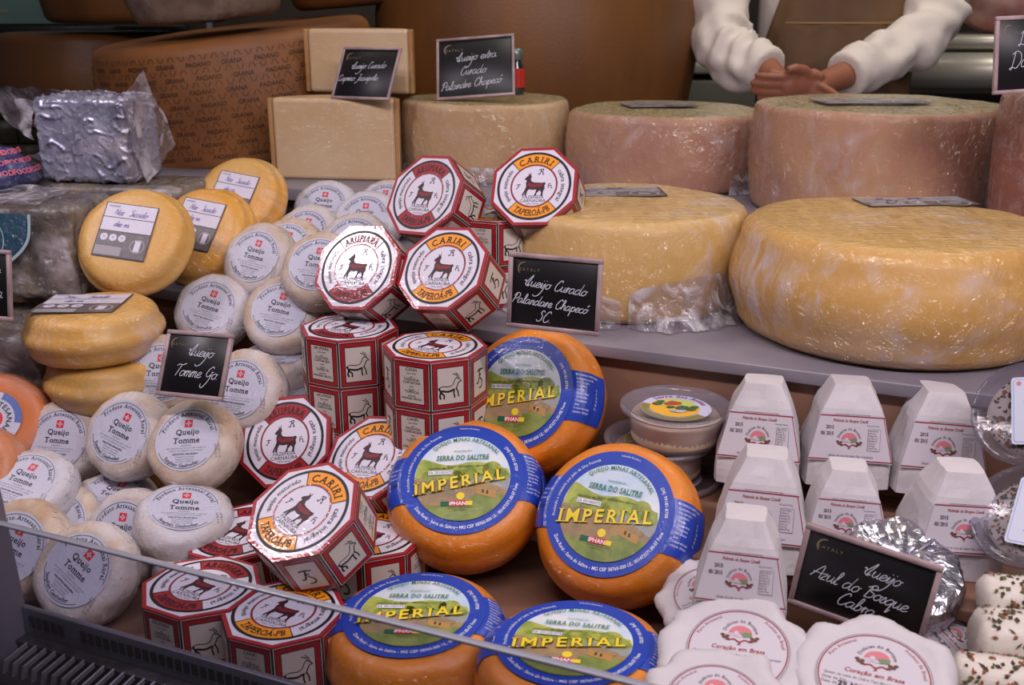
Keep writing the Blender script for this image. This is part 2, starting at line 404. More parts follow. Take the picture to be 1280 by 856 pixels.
t = thing('steel_counter', 'bright steel counter with rounded rails behind the shop assistant', 'counter', mat=Matrix.Translation((1.62, 3.02, FLOOR_Z)))
SHINY = M('polished_steel', (214, 210, 196), rough=.34, metal=.55)
b = MB(); b.bbox((0, .12, .5), (1.1, .3, .98), DARK, .01); b.build('counter_body', t)
for z0, r0 in ((1.075, .050), (1.152, .020)):
    b = MB(); b.tube([(-.55, -.04, z0), (.55, -.04, z0)], r0, SHINY, 20); b.build('rail', t)
b = MB(); b.bbox((0, .13, 1.16), (1.1, .34, .02), SHINY, .004); b.build('worktop', t)
HAM = M('marbled_pink_meat', (168, 96, 92), rough=.45, col2=(200, 150, 140), cscale=14, coat=.6, film=.5)
b = MB(); b.lathe([(0, 0), (.16, 0), (.2, .03), (.21, .09), (.19, .15), (.15, .19), (0, .2)], HAM, 48, disp=lambda p: p * (1 + .05 * noise.noise(p * 9)))
o = tag(b.build('cured_meat'), 'large pink cured meat standing on the steel counter', 'meat'); o.location = (1.40, 3.17, 1.665); o.rotation_euler = (R_(82), 0, R_(4))

# ------------------------------------------------------------------ display case
BOARD = M('brown_board', (128, 92, 72), rough=.6, col2=(112, 80, 64), cscale=7)
SHELF = M('grey_shelf_metal', (142, 136, 144), rough=.5, metal=.25, col2=(124, 118, 128), cscale=8)
case = thing('display_case', 'grey refrigerated cheese display case with low glass front', 'display case', mat=Matrix.Translation((0, 1.4, FLOOR_Z)) @ Matrix.Rotation(YAW, 4, 'Z'))
CI = (Matrix.Translation((0, 1.4, FLOOR_Z)) @ Matrix.Rotation(YAW, 4, 'Z')).inverted()
def loc_of(p): return CI @ Vector(p)
DECK, MID, BACK = .95, 1.17, 1.24
yf = -.667; ym = loc_of((.187, 1.125, MID)).y; yb = loc_of((.36, 1.52, BACK)).y
yg = loc_of((-.3, .735, 1.13)).y
def slab(name, x0, x1, y0, y1, z0, z1, m, bev=.003):
    b = MB(); b.bbox(((x0 + x1) / 2, (y0 + y1) / 2, (z0 + z1) / 2 - FLOOR_Z), (x1 - x0, y1 - y0, z1 - z0), m, bev); return b.build(name, case)
XL, XR = -1.02, 1.5
slab('deck_board', XL, XR, yf, ym + .3, DECK - .02, DECK, BOARD)
slab('riser_board', -.98, XR, ym + .01, ym + .03, DECK, MID - .016, BOARD)
slab('shelf', -.98, XR, ym, yb + .3, MID - .016, MID, SHELF, .002)
slab('riser_board', -1.0, XR, yb + .02, yb + .035, MID, BACK - .022, DARK)
slab('shelf', -1.3, XR, yb, yb + 1.0, BACK - .022, BACK, SHELF, .002)
slab('cabinet_base', XL - .06, XR, yg - .03, yb + 1.0, FLOOR_Z, DECK - .13, CASEG, .01)
slab('rear_panel', -1.3, XR, yb + 1.0, yb + 1.02, FLOOR_Z, BACK, DARK)
slab('riser_board', -.05, XR, yf + .02, ym - .1, DECK, DECK + .005, BOARD)
# front lip with its slots, drip ledge and the slatted air grille before it
LIP = 1.0; XP = -.225
b = MB(); zt = LIP - FLOOR_Z
b.bbox((.62, yf - .003, zt - .0255), (1.69, .006, .055), M('vent_strip_metal', (112, 108, 120), rough=.35, metal=.5), .001); st = b.build('vent_strip', case)
b = MB(); b.box((0, 0, 0), (.0058, .002, .012), M('vent_slot_black', (10, 8, 10), rough=.8)); sm_ = b.mesh('vent_slot')
for i in range(62):
    if i in (5, 6): continue
    o = bpy.data.objects.new('vent_slot', sm_); COL.objects.link(o); o.parent = st; o.location = (XP + .012 + i * .0092, yf - .0062, zt - .011)
slab('drip_ledge', XP, 1.46, yf - .018, yf - .006, LIP - .030, LIP - .027, M('ledge_metal', (82, 76, 82), rough=.4, metal=.5, col2=(50, 46, 50), cscale=60), .001)
gr = MB(); gr.bbox((.62, yf - .038, LIP - .052 - FLOOR_Z), (1.68, .04, .02), M('grille_gap_dark', (30, 20, 26), rough=.7), .002); gro = gr.build('air_grille', case)
b = MB()
ang = [(0, -.017, -.027), (0, -.044, -.030), (0, -.057, -.072)]
for (a, c) in zip(ang, ang[1:]):
    p0, p1 = Vector(a), Vector(c); h_ = .0011
    b.add([p0 + Vector((-h_, 0, 0)), p0 + Vector((h_, 0, 0)), p1 + Vector((h_, 0, 0)), p1 + Vector((-h_, 0, 0)),
        p0 + Vector((-h_, .004, -.004)), p0 + Vector((h_, .004, -.004)), p1 + Vector((h_, .004, -.004)), p1 + Vector((-h_, .004, -.004))],
        [(0, 3, 2, 1), (4, 5, 6, 7), (0, 1, 5, 4), (2, 3, 7, 6), (1, 2, 6, 5), (0, 4, 7, 3)], M('grille_fin_metal', (186, 178, 190), rough=.3, metal=.6))
fm = b.mesh('grille_fin')
for i in range(46):
    o = bpy.data.objects.new('grille_fin', fm); COL.objects.link(o); o.parent = gro; o.location = (XP + .014 + i * .0118, yf, LIP - FLOOR_Z)
# left end panel and front glass
b = MB(); pts = [(-.80, .80), (-.664, .80), (-.664, .97), (-.668, 1.0), (-.674, 1.13), (-.80, 1.13)]
vs = [(x, y, z - FLOOR_Z) for x in (XP - .02, XP) for (y, z) in pts]; n_ = len(pts)
b.add(vs, [tuple(range(n_ - 1, -1, -1)), tuple(range(n_, 2 * n_))] + [(i, (i + 1) % n_, n_ + (i + 1) % n_, n_ + i) for i in range(n_)], M('end_panel_metal', (118, 112, 122), rough=.5, metal=.2)); b.build('end_panel', case)
GLASSM = clear_mat('front_glass', (232, 232, 238), .02, .035, hazecol=(150, 150, 165)); GEDGE = M('glass_cut_edge', (150, 150, 162), rough=.25, coat=1, crough=.05)
b = MB(); gx0, gx1 = XP, 1.46; zt, zb_ = 1.13 - FLOOR_Z, .8 - FLOOR_Z
b.box(((gx0 + gx1) / 2, yg, (zt + zb_) / 2), (gx1 - gx0, .006, zt - zb_), GLASSM); gp = b.build('glass_pane', case)
b = MB(); b.bbox(((gx0 + gx1) / 2, yg, zt + .0012), (gx1 - gx0, .0062, .0024), GEDGE, .0006); b.build('polished_edge', gp)
# raised board at the right under the goat cheeses
PLAT = 1.035
t = thing('raised_board', 'brown board raised under the white paper wrapped cheeses', 'board', mat=Matrix.Translation((.40, 1.0, DECK)) @ Matrix.Rotation(YAW, 4, 'Z'))
b = MB(); b.bbox((.10, -.005, (PLAT - DECK) - .006), (.62, .335, .012), BOARD, .002); b.build('board_top', t)
b = MB(); b.bbox((.12, .115, (PLAT - DECK) + .015), (.56, .12, .030), BOARD, .002); b.build('rear_step', t)
for yy in (-.15, .14):
    b = MB(); b.bbox((.10, yy, (PLAT - DECK - .012) / 2), (.6, .02, PLAT - DECK - .012), BOARD, .002); b.build('batten', t)
#PART2

# ------------------------------------------------------------------ cheese wheels
def wheel_prof(R, H, e, bulge=0, topn=3, dome=0):
    p = [(0, 0), (R * .5, 0), (R - e, 0)]
    for i in range(1, 5): a = -math.pi / 2 + i * math.pi / 8; p.append((R - e + e * math.cos(a), e + e * math.sin(a)))
    for i in range(1, 6): t = i / 6; p.append((R + bulge * math.sin(math.pi * t), e + (H - 2 * e) * t))
    for i in range(0, 5): a = i * math.pi / 8; p.append((R - e + e * math.cos(a), H - e + e * math.sin(a)))
    for i in range(1, topn + 1): r = (R - e) * (1 - i / (topn + 1)); p.append((r, H + dome * (1 - (r / R) ** 2)))
    p.append((0, H + dome)); return p
def wheel(name, parent, R, H, e, m, bulge=0, amp=.001, freq=25, seed=0, top=None, toplim=None, n=64, flat=None, dome=0):
    off = Vector((seed * 3.1, seed * 1.7, seed)); flat = flat if flat is not None else 0
    def disp(p):
        r = math.hypot(p.x, p.y); k = 1 if (p.z < H * .97 or r > flat) else 0
        if p.z < .0005 and r < R - e * 1.01: k = 0
        d = amp * k * (noise.noise(p * freq + off) + .5 * noise.noise(p * freq * 2.7 + off))
        q = Vector((p.x, p.y, 0)).normalized() if r > 1e-6 else Vector((0, 0, 0))
        return p + q * d + Vector((0, 0, d * .6 if p.z > H * .6 else 0))
    prof = wheel_prof(R, H, e, bulge, dome=dome); b = MB(); lim = toplim or (R - e * .3)
    b.lathe(prof, m, n, mat_of=(lambda i: top if (top and prof[i][1] > H * .9 and prof[i][0] <= lim) else m), disp=disp)
    return b.build(name, parent)

def sticker(parent, w, h, z, x=0, y=0, rot=0, dull=False):
    """deli sticker: two white lines with handwriting over a grey band with three round marks"""
    A = M('sticker_white_dull' if dull else 'sticker_white', (150, 146, 152) if dull else (206, 200, 214), rough=.45, coat=.7, film=.3, fscale=30)
    G = M('sticker_grey', (92, 84, 88), rough=.45, coat=.7, film=.3, fscale=30); K = M('sticker_frame', (52, 46, 56), rough=.5); B = M('blue_pen', (90, 84, 160), rough=.6)
    LG = M('sticker_logo_grey', (150, 142, 146), rough=.5)
    b = MB(); b.rect(0, 0, w, h, K, 0); b.rect(0, h * .235, w * .96, h * .5, A, .0002); b.rect(0, -h * .255, w * .96, h * .45, G, .0002)
    b.rect(0, h * .23, w * .96, h * .012, K, .0004); b.rect(-w * .22, -h * .38, w * .5, h * .16, LG, .0004)
    for i in range(3):
        b.disc(-w * .36 + i * w * .17, -h * .14, w * .07, A, .0004, 18); b.text('*', K, w * .07, -w * .36 + i * w * .17, -h * .18, .0006)
    b.ring(w * .12, w * .14, LG, .0004, c=(w * .3, -h * .25), n=24); b.rect(w * .3, -h * .25, w * .11, h * .2, A, .0005)
    b.text('VALIDADE', K, h * .03, -w * .44, h * .42, .0005, 'L')
    b.text('ABRE', LG, h * .04, w * .3, -h * .1, .0005)
    hw(b, 'Noz', B, h * .055, -w * .3, h * .28, .0006, w * .009); hw(b, 'Sicado', B, h * .055, -w * .02, h * .28, .0006, w * .009); hw(b, 'dez ra', B, h * .05, -w * .25, h * .07, .0006, w * .009)
    o = b.build('sticker', parent); o.location = (x, y, z); o.rotation_euler = (0, 0, R_(rot)); return o

# hand lettering drawn as pen strokes
HW = {
 'a': ([[(.85,.85),(.45,1),(.08,.6),(.1,.15),(.4,0),(.8,.45),(.88,.95),(.85,.3),(1.0,.02),(1.25,.2)]], 1.15),
 'b': ([[(0,.2),(.35,1.2),(.42,2.0),(.22,2.1),(.12,1.4),(.12,.2),(.4,0),(.75,.35),(.7,.85),(.4,.95),(.85,.8),(1.0,.85)]], .95),
 'c': ([[(.8,.8),(.5,1),(.12,.65),(.15,.15),(.5,0),(.95,.25)]], .85),
 'd': ([[(.85,.85),(.45,1),(.08,.6),(.1,.15),(.4,0),(.8,.5),(1.0,2.1)],[(1.0,2.1),(.88,.9),(.9,.2),(1.05,0),(1.3,.2)]], 1.2),
 'e': ([[(.0,.3),(.5,.5),(.75,.8),(.5,1),(.15,.7),(.15,.2),(.45,0),(.95,.25)]], .85),
 'g': ([[(.85,.85),(.45,1),(.08,.6),(.15,.1),(.5,.1),(.85,.7),(.85,-.3),(.5,-1.2),(.1,-1.0),(.6,-.2),(1.2,.2)]], 1.1),
 'h': ([[(0,.2),(.4,1.4),(.4,2.05),(.2,2.0),(.15,0)],[(.15,.4),(.5,1),(.75,.8),(.72,.2),(.9,0),(1.1,.2)]], 1.0),
 'i': ([[(0,.2),(.25,1),(.22,.2),(.4,0),(.6,.2)],[(.3,1.45),(.36,1.52)]], .5),
 'j': ([[(.0,.2),(.3,1),(.3,0),(.1,-1.0),(-.3,-1.6),(-.9,-1.7),(-1.1,-1.4)],[(.35,1.45),(.41,1.52)]], .5),
 'l': ([[(0,.2),(.45,1.6),(.35,2.1),(.18,1.8),(.18,.2),(.4,0),(.6,.2)]], .5),
 'm': ([[(0,.3),(.15,1),(.12,0)],[(.12,.5),(.4,1),(.55,.8),(.52,0)],[(.52,.5),(.8,1),(.97,.8),(.95,.2),(1.1,0),(1.3,.2)]], 1.2),
 'n': ([[(0,.3),(.15,1),(.12,0)],[(.12,.5),(.45,1),(.65,.8),(.62,.2),(.78,0),(1.0,.2)]], .9),
 'o': ([[(.5,1),(.12,.7),(.12,.2),(.45,0),(.8,.35),(.75,.8),(.5,1)],[(.6,.95),(.8,.85),(1.05,.9)]], .95),
 'p': ([[(0,.3),(.15,1),(.05,-1.1)],[(.12,.5),(.45,1),(.8,.7),(.7,.15),(.35,0),(.15,.2)]], .9),
 'q': ([[(.85,.85),(.45,1),(.08,.6),(.1,.15),(.4,0),(.8,.5)],[(.88,.95),(.8,-1.1),(1.1,-.5)]], 1.0),
 'r': ([[(0,.3),(.2,1.05),(.35,.85),(.6,.95)],[(.25,.95),(.2,0)]], .6),
 's': ([[(0,.1),(.35,1),(.45,.8),(.6,.3),(.35,0),(.05,.1)]], .65),
 't': ([[(.2,1.8),(.15,.2),(.35,0),(.6,.2)],[(-.05,1.2),(.5,1.25)]], .5),
 'u': ([[(0,.6),(.12,1),(.1,.25),(.35,0),(.65,.4),(.75,1)],[(.75,1),(.72,.2),(.9,0),(1.1,.2)]], 1.0),
 'x': ([[(.05,.95),(.6,0)],[(.65,1),(0,0)]], .7), 'z': ([[(.05,.9),(.6,.95),(.05,0),(.7,.05)]], .75),
 'Q': ([[(-.3,.9),(-.1,1.1),(.1,.5),(.0,.3)],[(.0,.5),(.5,1.5),(.85,2.2),(.75,1.4),(.45,.2),(.6,0),(.95,.25)],[(.1,.3),(.4,.0),(.7,.4)]], 1.05),
 'C': ([[(1.1,1.7),(.9,2.1),(.5,1.8),(.15,.9),(.3,.1),(.8,0),(1.2,.5)]], 1.25),
 'P': ([[(.45,1.9),(.1,-.1)],[(.0,1.3),(.4,2.1),(1.1,1.9),(1.05,1.2),(.6,.85),(.3,1.0)]], 1.1),
 'T': ([[(-.1,1.7),(.3,2.0),(.8,1.9),(1.5,2.2)],[(.75,1.95),(.4,.0)]], 1.05),
 'G': ([[(1.1,1.8),(.8,2.1),(.3,1.6),(.15,.8),(.5,.3),(1,.7),(1.1,1.1),(1.0,-.3),(.5,-1.5),(.0,-1.4),(-.1,-.9)],[(.9,1.2),(1.3,1.2)]], 1.3),
 'S': ([[(1,1.8),(.7,2.1),(.35,1.7),(.8,1.0),(.7,.2),(.2,0),(0,.3)]], 1.05),
 'A': ([[(-.1,.0),(.8,2.1),(1.1,0)],[(-.1,.8),(1.3,.8)]], 1.25),
 'B': ([[(.35,2.0),(.2,0)],[(-.1,1.5),(.6,2.1),(1,1.7),(.4,1.1),(1.1,.8),(.9,.1),(.1,0)]], 1.25),
 'J': ([[(.4,2.0),(1.0,2.1),(.8,1.0),(.5,-.6),(.1,-.9),(-.1,-.5)]], .9),
 'D': ([[(.3,2),(.2,0),(-.1,.1),(.4,.15),(.9,0),(1.4,.8),(1.2,1.7),(.5,2.15),(-.1,1.8)]], 1.5),
 'E': ([[(1.0,1.8),(.6,2.1),(.3,1.5),(.7,1.1),(.2,.7),(.3,.05),(1,.3)]], 1.05),
 'N': ([[(0,0),(.2,1.9),(.9,0),(1.1,2)]], 1.2), 'L': ([[(.6,2),(.2,.1),(1,.1)]], 1.0),
 '.': ([[(.1,.0),(.2,.05)]], .4), ' ': ([], .75), '/': ([[(0,0),(.8,2)]], .8),
}
ACC = {'ó': 'o', 'í': 'i', 'ê': 'e'}
def hw(b, s, m, xh, x, y, z, wd, shear=.35, rot=0, T=None):
    cr, sr = math.cos(R_(rot)), math.sin(R_(rot)); cx = 0
    for ch in s:
        st, adv = HW[ACC.get(ch, ch)]; st = list(st)
        if ch in ACC: st = st + [[(.5, 1.45), (.8, 1.9)]]
        for l in st:
            P = [((cx + px + shear * py) * xh, py * xh) for px, py in l]
            b.line([(x + p[0] * cr - p[1] * sr, y + p[0] * sr + p[1] * cr) for p in P], wd, m, z, T=T)
        cx += adv
    return cx * xh
def chalk_sign(label, mat, w, h, lines, wd=.00075, group='chalk signs among the cheeses', fr=.0048):
    """mat is the frame of the sign's centre; lines = (text, x, y, x-height, rotation)"""
    t = thing('chalk_sign', label, 'sign', group, mat @ Matrix.Translation((0, -h / 2, 0)))
    b = MB()
    for (cx, cy, dx, dy) in ((0, fr / 2, w, fr), (0, h - fr / 2, w, fr), (-w / 2 + fr / 2, h / 2, fr, h - 2 * fr), (w / 2 - fr / 2, h / 2, fr, h - 2 * fr)):
        b.bbox((cx, cy, -.002), (dx, dy, .005), WOODF, .0006, seg=1)
    b.build('frame', t)
    b = MB(); b.bbox((0, h / 2, -.0025), (w - 1.6 * fr, h - 1.6 * fr, .003), SLATE, .0004, seg=1); b.build('slate', t)
    b = MB()
    for (s, x, y, xh, rot) in lines: hw(b, s, CHALK, xh * h, x * w, h / 2 + y * h, -.0007, wd, rot=rot)
    b.build('chalk_writing', t)
    b = MB(); c = (-w * .5 + .17 * w, h - .2 * h); r = .085 * h
    for i in range(14):
        a0, a1 = 75 + i * 11, 75 + (i + 1) * 11; th = .9 * math.sin(math.pi * (i + .5) / 14)
        b.ring(r - .006 * h - th * .014 * h, r + .002 * h, GOLD, -.0007, a0, a1, 2, c)
    b.text('EATALY', GOLD, .04 * h, c[0] - .05 * w, c[1] - .03 * h, -.0007, 'L', track=.25)
    b.build('crescent_logo', t)
    return t

# --- giant brown wheels with dotted lettering
PARM = M('grana_rind', (140, 88, 42), rough=.55, col2=(104, 62, 32), cscale=5, bump=.25, bscale=70)
PARMD = M('dark_wheel_rind', (126, 80, 32), rough=.5, col2=(96, 58, 24), cscale=4, bump=.15, bscale=160, stretch=(1, 1, .25))
INKP = M('grana_dotted_ink', (74, 44, 28), rough=.7)
def grana(label, mat, R=.30, H=.25, lettered=True, m=None, group='giant brown cheese wheels at the back', bulge=.012):
    t = thing('giant_cheese_wheel', label, 'cheese wheel', group, mat); m = m or PARM
    wheel('rind', t, R, H, .025, m, bulge, .0025, 9, n=96)
    if lettered:
        b = MB(); rr = R + .0015
        def T(x, y, z):
            a = x / rr - math.pi / 2; s = min(1, max(0, (y - .025) / (H - .05))); r = rr + bulge * math.sin(math.pi * s)
            return (r * math.cos(a), r * math.sin(a), y)
        rows = 8
        for k in range(rows):
            y = .028 + k * .0255; x = -.46 + (k % 2) * .045; i = k
            while x < .46:
                wd_ = ['GRANA', 'PADANO'][i % 2]; b.text(wd_, INKP, .0085, x, y, 0, 'L', wide=.95, bold=.012, shear=.15, T=T); x += .062 if i % 2 == 0 else .068; i += 1
            x = -.46 + (k % 2) * .02; j = 0
            while x < .46:
                d = 1 if j % 2 == 0 else -1; y0 = y + .0175
                for q in (-1, 1): b.line([(x + q * .0065, y0 - .0045 * d), (x + q * .003, y0 + .003 * d), (x + q * .0008, y0 + .0048 * d)], .0011, INKP, 0, T=T)
                x += .0215; j += 1
        b.build('dotted_lettering', t)
    return t
def lean(px, depth, z, tx=0, ty=0, rz=0): return upright(px, depth, z, 0) @ Euler((R_(tx), R_(ty), R_(rz))).to_matrix().to_4x4()
grana('giant brown wheel stamped all over with dotted lettering, behind the foil block', lean(318, 2.33, 1.248, 3, -6, 0), .293)
grana('dark unlettered wheel at the far left behind the stamped wheel', lean(128, 2.85, 1.245, 0, 0), .24, .235, False, PARMD)
grana('tall giant plain brown wheel behind the two middle chalk signs', lean(669, 2.64, 1.245), .366, .44, False, PARMD, bulge=.03)
grana('dark brown wheel cut off by the top edge, stacked at the far left', lean(175, 2.72, 1.506), .23, .2, False, PARMD)
MOLD = M('mottled_grey_rind', (120, 98, 82), rough=.5, col2=(88, 68, 52), cscale=22, bump=.5, bscale=60, coat=.6, film=.5)
t = grana('mottled grey film wrapped wheel resting on the stamped wheel', lean(262, 2.14, 1.52, 2, -5), .15, .16, False, MOLD)
grana('dark wheel edge at the top beside the mottled wheel', lean(440, 2.5, 1.545, 0, -5), .14, .13, False, PARMD)

# --- shelf of large wrapped wheels
PINK = M('pinkish_wrapped_rind', (188, 144, 106), rough=.5, col2=(166, 118, 96), cscale=7, coat=.9, crough=.12, film=.6, fscale=16, streak=.45)
PALE = M('pale_wrapped_rind', (196, 164, 120), rough=.5, col2=(182, 142, 100), cscale=6, coat=.9, crough=.12, film=.6, fscale=18, streak=.5)
OLIV = M('crinkled_wrap_top', (160, 148, 104), rough=.4, col2=(186, 164, 118), cscale=14, coat=1, crough=.15, film=1.0, fscale=34, streak=.4, bump=.3, bscale=60)
YEL = M('yellow_wrapped_rind', (200, 158, 82), rough=.5, col2=(206, 168, 104), cscale=5, coat=.9, crough=.12, film=.55, fscale=16, streak=.55, sss=.06)
YEL2 = M('yellow_pink_wrapped_rind', (200, 152, 78), rough=.5, col2=(208, 170, 128), cscale=5, cbias=.53, cwidth=.12, coat=.9, crough=.12, film=.6, fscale=14, streak=.7, sss=.06)
def big(label, mat, R, H, e, side, top, bulge, seed, st=None, group='large film wrapped cheese wheels', amp=.003):
    t = thing('wrapped_cheese_wheel', label, 'cheese wheel', group, mat)
    wheel('rind', t, R, H, e, side, bulge, amp, 11, seed, top, R - e * .55, 96, dome=.001)
    if st: sticker(t, *st)
    return t
wa = big('smallest back row wheel, directly under the second chalk sign from the left', upright(607, 2.03, BACK), .16, .14, .012, PALE, OLIV, .003, 1)
wb = big('pinkish wheel in the back row, left of the pair with olive tops', upright(828, 1.92, BACK), .175, .132, .014, PINK, OLIV, .004, 2, (.13, .09, .1362, -.01, .02, 8, True))
wc = big('widest back row wheel, pinkish with a flat olive top, in front of the shop assistant', upright(1084, 1.69, BACK), .190, .163, .012, PINK, OLIV, .004, 3, (.17, .09, .1672, -.02, -.02, 2, True))
wd = big('reddish wheel cut off by the right edge, carrying a chalk sign', upright(1412, 1.42, BACK), .185, .2, .014, M('reddish_wrapped_rind', (160, 98, 78), rough=.5, col2=(124, 70, 62), cscale=12, coat=.9, film=.8, fscale=18, streak=.5), OLIV, .004, 4)
we = big('tall yellow wrapped wheel behind the sign reading Palandare', upright(782, 1.435, MID), .156, .130, .016, YEL, YEL, .004, 5, (.15, .075, .1316, -.02, .06, 3, True))
wf = big('biggest yellow pink wheel overhanging the shelf edge at right', upright(1108, 1.29, MID), .186, .134, .026, YEL2, YEL, .012, 6, (.15, .06, .1366, .06, .11, 6, True))
# creased film gathered round the foot of the tall yellow wheel
def skirt(parent, R, a0, a1, h, flare, seed, name='film_gather', n=60, rows=7, m=None):
    vs = []; fs = []
    for i in range(n + 1):
        a = R_(a0 + (a1 - a0) * i / n); fall = math.sin(math.pi * i / n) ** .5
        for k in range(rows + 1):
            s = k / rows; q = noise.noise(Vector((a * 9, s * 2, seed))) + .5 * noise.noise(Vector((a * 26, s * 3, seed)))
            r = R + .003 + flare * fall * (1 - s) ** 1.6 * (1 + .5 * q) + .0015 * q
            vs.append((r * math.cos(a), r * math.sin(a), .002 + h * s * (.65 + .35 * fall) + .001 * q))
    for i in range(n):
        for k in range(rows): o = i * (rows + 1) + k; fs.append((o, o + rows + 1, o + rows + 2, o + 1))
    b = MB(); b.add(vs, fs, m or FILM, True); return b.build(name, parent)
skirt(we, .159, -95, -20, .06, .030, 3)
skirt(we, .160, 188, 262, .045, .028, 8)
skirt(wb, .180, -60, 0, .04, .02, 5)
skirt(wa, .164, 180, 360, .03, .012, 6)

# half wheels standing cut face to the front
PASTE = M('cut_cheese_paste', (212, 184, 146), rough=.45, col2=(204, 172, 130), cscale=6, coat=.6, crough=.18, film=.25, fscale=18, facet=False, sss=.08)
PRIND = M('cut_cheese_rind', (166, 116, 62), rough=.5, col2=(190, 146, 92), cscale=8, coat=.8, film=.5)
def half(label, mat, R, H, seed):
    t = thing('half_cheese', label, 'cheese', 'pale cut cheeses at the back', mat)
    def prism(r0, r1, z0, z1, m, name, bev):
        bm = bmesh.new(); n = 28; P = [(r1 * math.cos(math.pi * i / n), r1 * .8 * math.sin(math.pi * i / n)) for i in range(n + 1)]
        if r0: P += [(r0 * math.cos(math.pi * i / n), r0 * .8 * math.sin(math.pi * i / n)) for i in range(n, -1, -1)]
        lo = [bm.verts.new((x, y, z0)) for x, y in P]; f = bm.faces.new(lo)
        r = bmesh.ops.extrude_face_region(bm, geom=[f]); bmesh.ops.translate(bm, verts=[v for v in r['geom'] if isinstance(v, bmesh.types.BMVert)], vec=(0, 0, z1 - z0))
        bmesh.ops.recalc_face_normals(bm, faces=bm.faces)
        bmesh.ops.bevel(bm, geom=[e for e in bm.edges if e.calc_face_angle(0) > .6], offset=bev, segments=3, affect='EDGES', profile=.5)
        bm.verts.index_update(); b = MB(); b.add([v.co + Vector((0, 0, 0)) * 1 for v in bm.verts], [tuple(v.index for v in f.verts) for f in bm.faces], m, False); bm.free()
        o = b.build(name, t)
        for p in o.data.polygons: p.use_smooth = p.area < 1e-4
        return o
    prism(0, R - .006, 0, H, PASTE, 'cut_paste', .007); prism(R - .0062, R + .002, .001, H - .001, PRIND, 'rind', .002)
    return t
half('pale cut half wheel standing at the back, lower of two stacked', lean(420, 1.93, BACK, 0, 0, -9), .122, .148, 1)
half('upper smaller cut half wheel stacked on the pale one, behind a chalk sign', lean(449, 1.99, 1.3885, 0, 0, -15), .108, .118, 2)
BR = M('bottle_red', (196, 48, 36), rough=.35); BG = M('bottle_dark_glass', (34, 40, 38), rough=.15, coat=1)
t = thing('small_bottle', 'tiny bottle with a red label behind the middle chalk sign', 'bottle', mat=upright(645, 2.06, BACK + .141))
b = MB(); b.lathe([(0, 0), (.016, 0), (.017, .004), (.017, .05), (.012, .062), (.012, .066)], BG, 24); b.build('glass_body', t)
b = MB(); b.lathe([(.0174, .014), (.0174, .05)], BR, 24); b.build('red_label', t)
b = MB(); b.lathe([(.0125, .066), (.0135, .067), (.0135, .084), (.010, .088), (0, .088)], M('bottle_cap_grey', (120, 128, 128), rough=.3, metal=.5), 24); b.build('cap', t)

# chalk signs
chalk_sign('tilted chalk sign reading Queijo Curado Caprino on the pale cut cheeses', eul(CAM + (Vector((-.234, 1.714, 1.446)) - CAM) * 1.125, (60.2, -.6, -26.3)), .1238, .1012, [('Queijo Curado', -.27, .08, .060, 2), ('Caprino Jacuipolis', -.46, -.16, .056, 2)])
chalk_sign('chalk sign reading Queijo extra Curado, second from the left along the top', eul(CAM + (Vector((-.051, 1.491, 1.468)) - CAM) * 1.315, (62.6, -4.4, -6.4)), .1446, .1184, [('Queijo extra', -.24, .10, .066, 4), ('Curado', -.2, -.12, .066, 3), ('Palandre Chapecó', -.44, -.36, .062, 5)])
chalk_sign('chalk sign reading Queijo Curado Palandare Chapecó in front of the tall yellow wheel', eul((.043, 1.039, 1.265), (86, .8, -17.7)), .1, .08, [('Queijo Curado', -.32, .08, .070, -5), ('Palandare Chapecó', -.45, -.15, .062, -4), ('SC.', -.18, -.38, .072, -3)])
chalk_sign('chalk sign reading Queijo Tomme Go. among the white round cheeses', eul((-.353, 1.09, 1.17), (61.1, -1.5, -18)), .085, .075, [('Queijo', -.12, .14, .085, -3), ('Tomme Go.', -.29, -.18, .088, -1)], .0007)
chalk_sign('large tilted chalk sign reading Queijo Azul do Bosque Cabra', eul(CAM + (Vector((.341, .889, 1.012)) - CAM) * .885, (86.1, 6.5, -28.4)), .115, .0796, [('Queijo', -.02, .14, .078, -3), ('Azul do Bosque', -.38, -.08, .080, -3), ('Cabra', -.16, -.30, .080, -3)], .0007)
chalk_sign('chalk sign cut off by the right edge, standing on the reddish wheel', eul((.625, 1.29, 1.494), (84, -2.3, 12)), .105, .09, [('De', -.2, .12, .08, 6), ('Do', -.3, -.18, .1, 6)])
chalk_sign('chalk sign cut off by the left edge in front of the teal labelled block', eul((-.640, 1.19, 1.237), (80, 0, -14)), .11, .083, [('vist', .22, .1, .08, 0) if False else ('bet', .22, .08, .08, 0), ('cella', .14, -.18, .085, 0)])

# ------------------------------------------------------------------ octagonal boxes
A8 = .055; S8 = A8 * math.tan(math.pi / 8); LB = .058
def octv(a, n=8): k = a * math.tan(math.pi / 8); return [(a, -k), (a, k), (k, a), (-k, a), (-a, k), (-a, -k), (-k, -a), (k, -a)]
GOAT = [(306,368),(322,350),(335,340),(330,318),(343,335),(350,310),(352,340),(358,350),(352,372),(362,392),(385,398),(440,402),(458,398),(466,408),(458,425),(462,450),(452,470),(450,508),(434,508),(438,478),(425,462),(405,485),(403,506),(386,506),(396,480),(400,455),(370,458),(345,452),(333,470),(328,505),(315,502),(318,475),(308,500),(294,500),(312,462),(322,430),(318,400),(325,380),(312,378)]
SADDLE = [(335,395),(365,410),(440,408),(452,425),(430,435),(360,440),(330,420)]
def gp_(P, s, cx, cy): return [(cx + (x - 380) / 200 * s, cy - (y - 412) / 200 * s) for x, y in P]
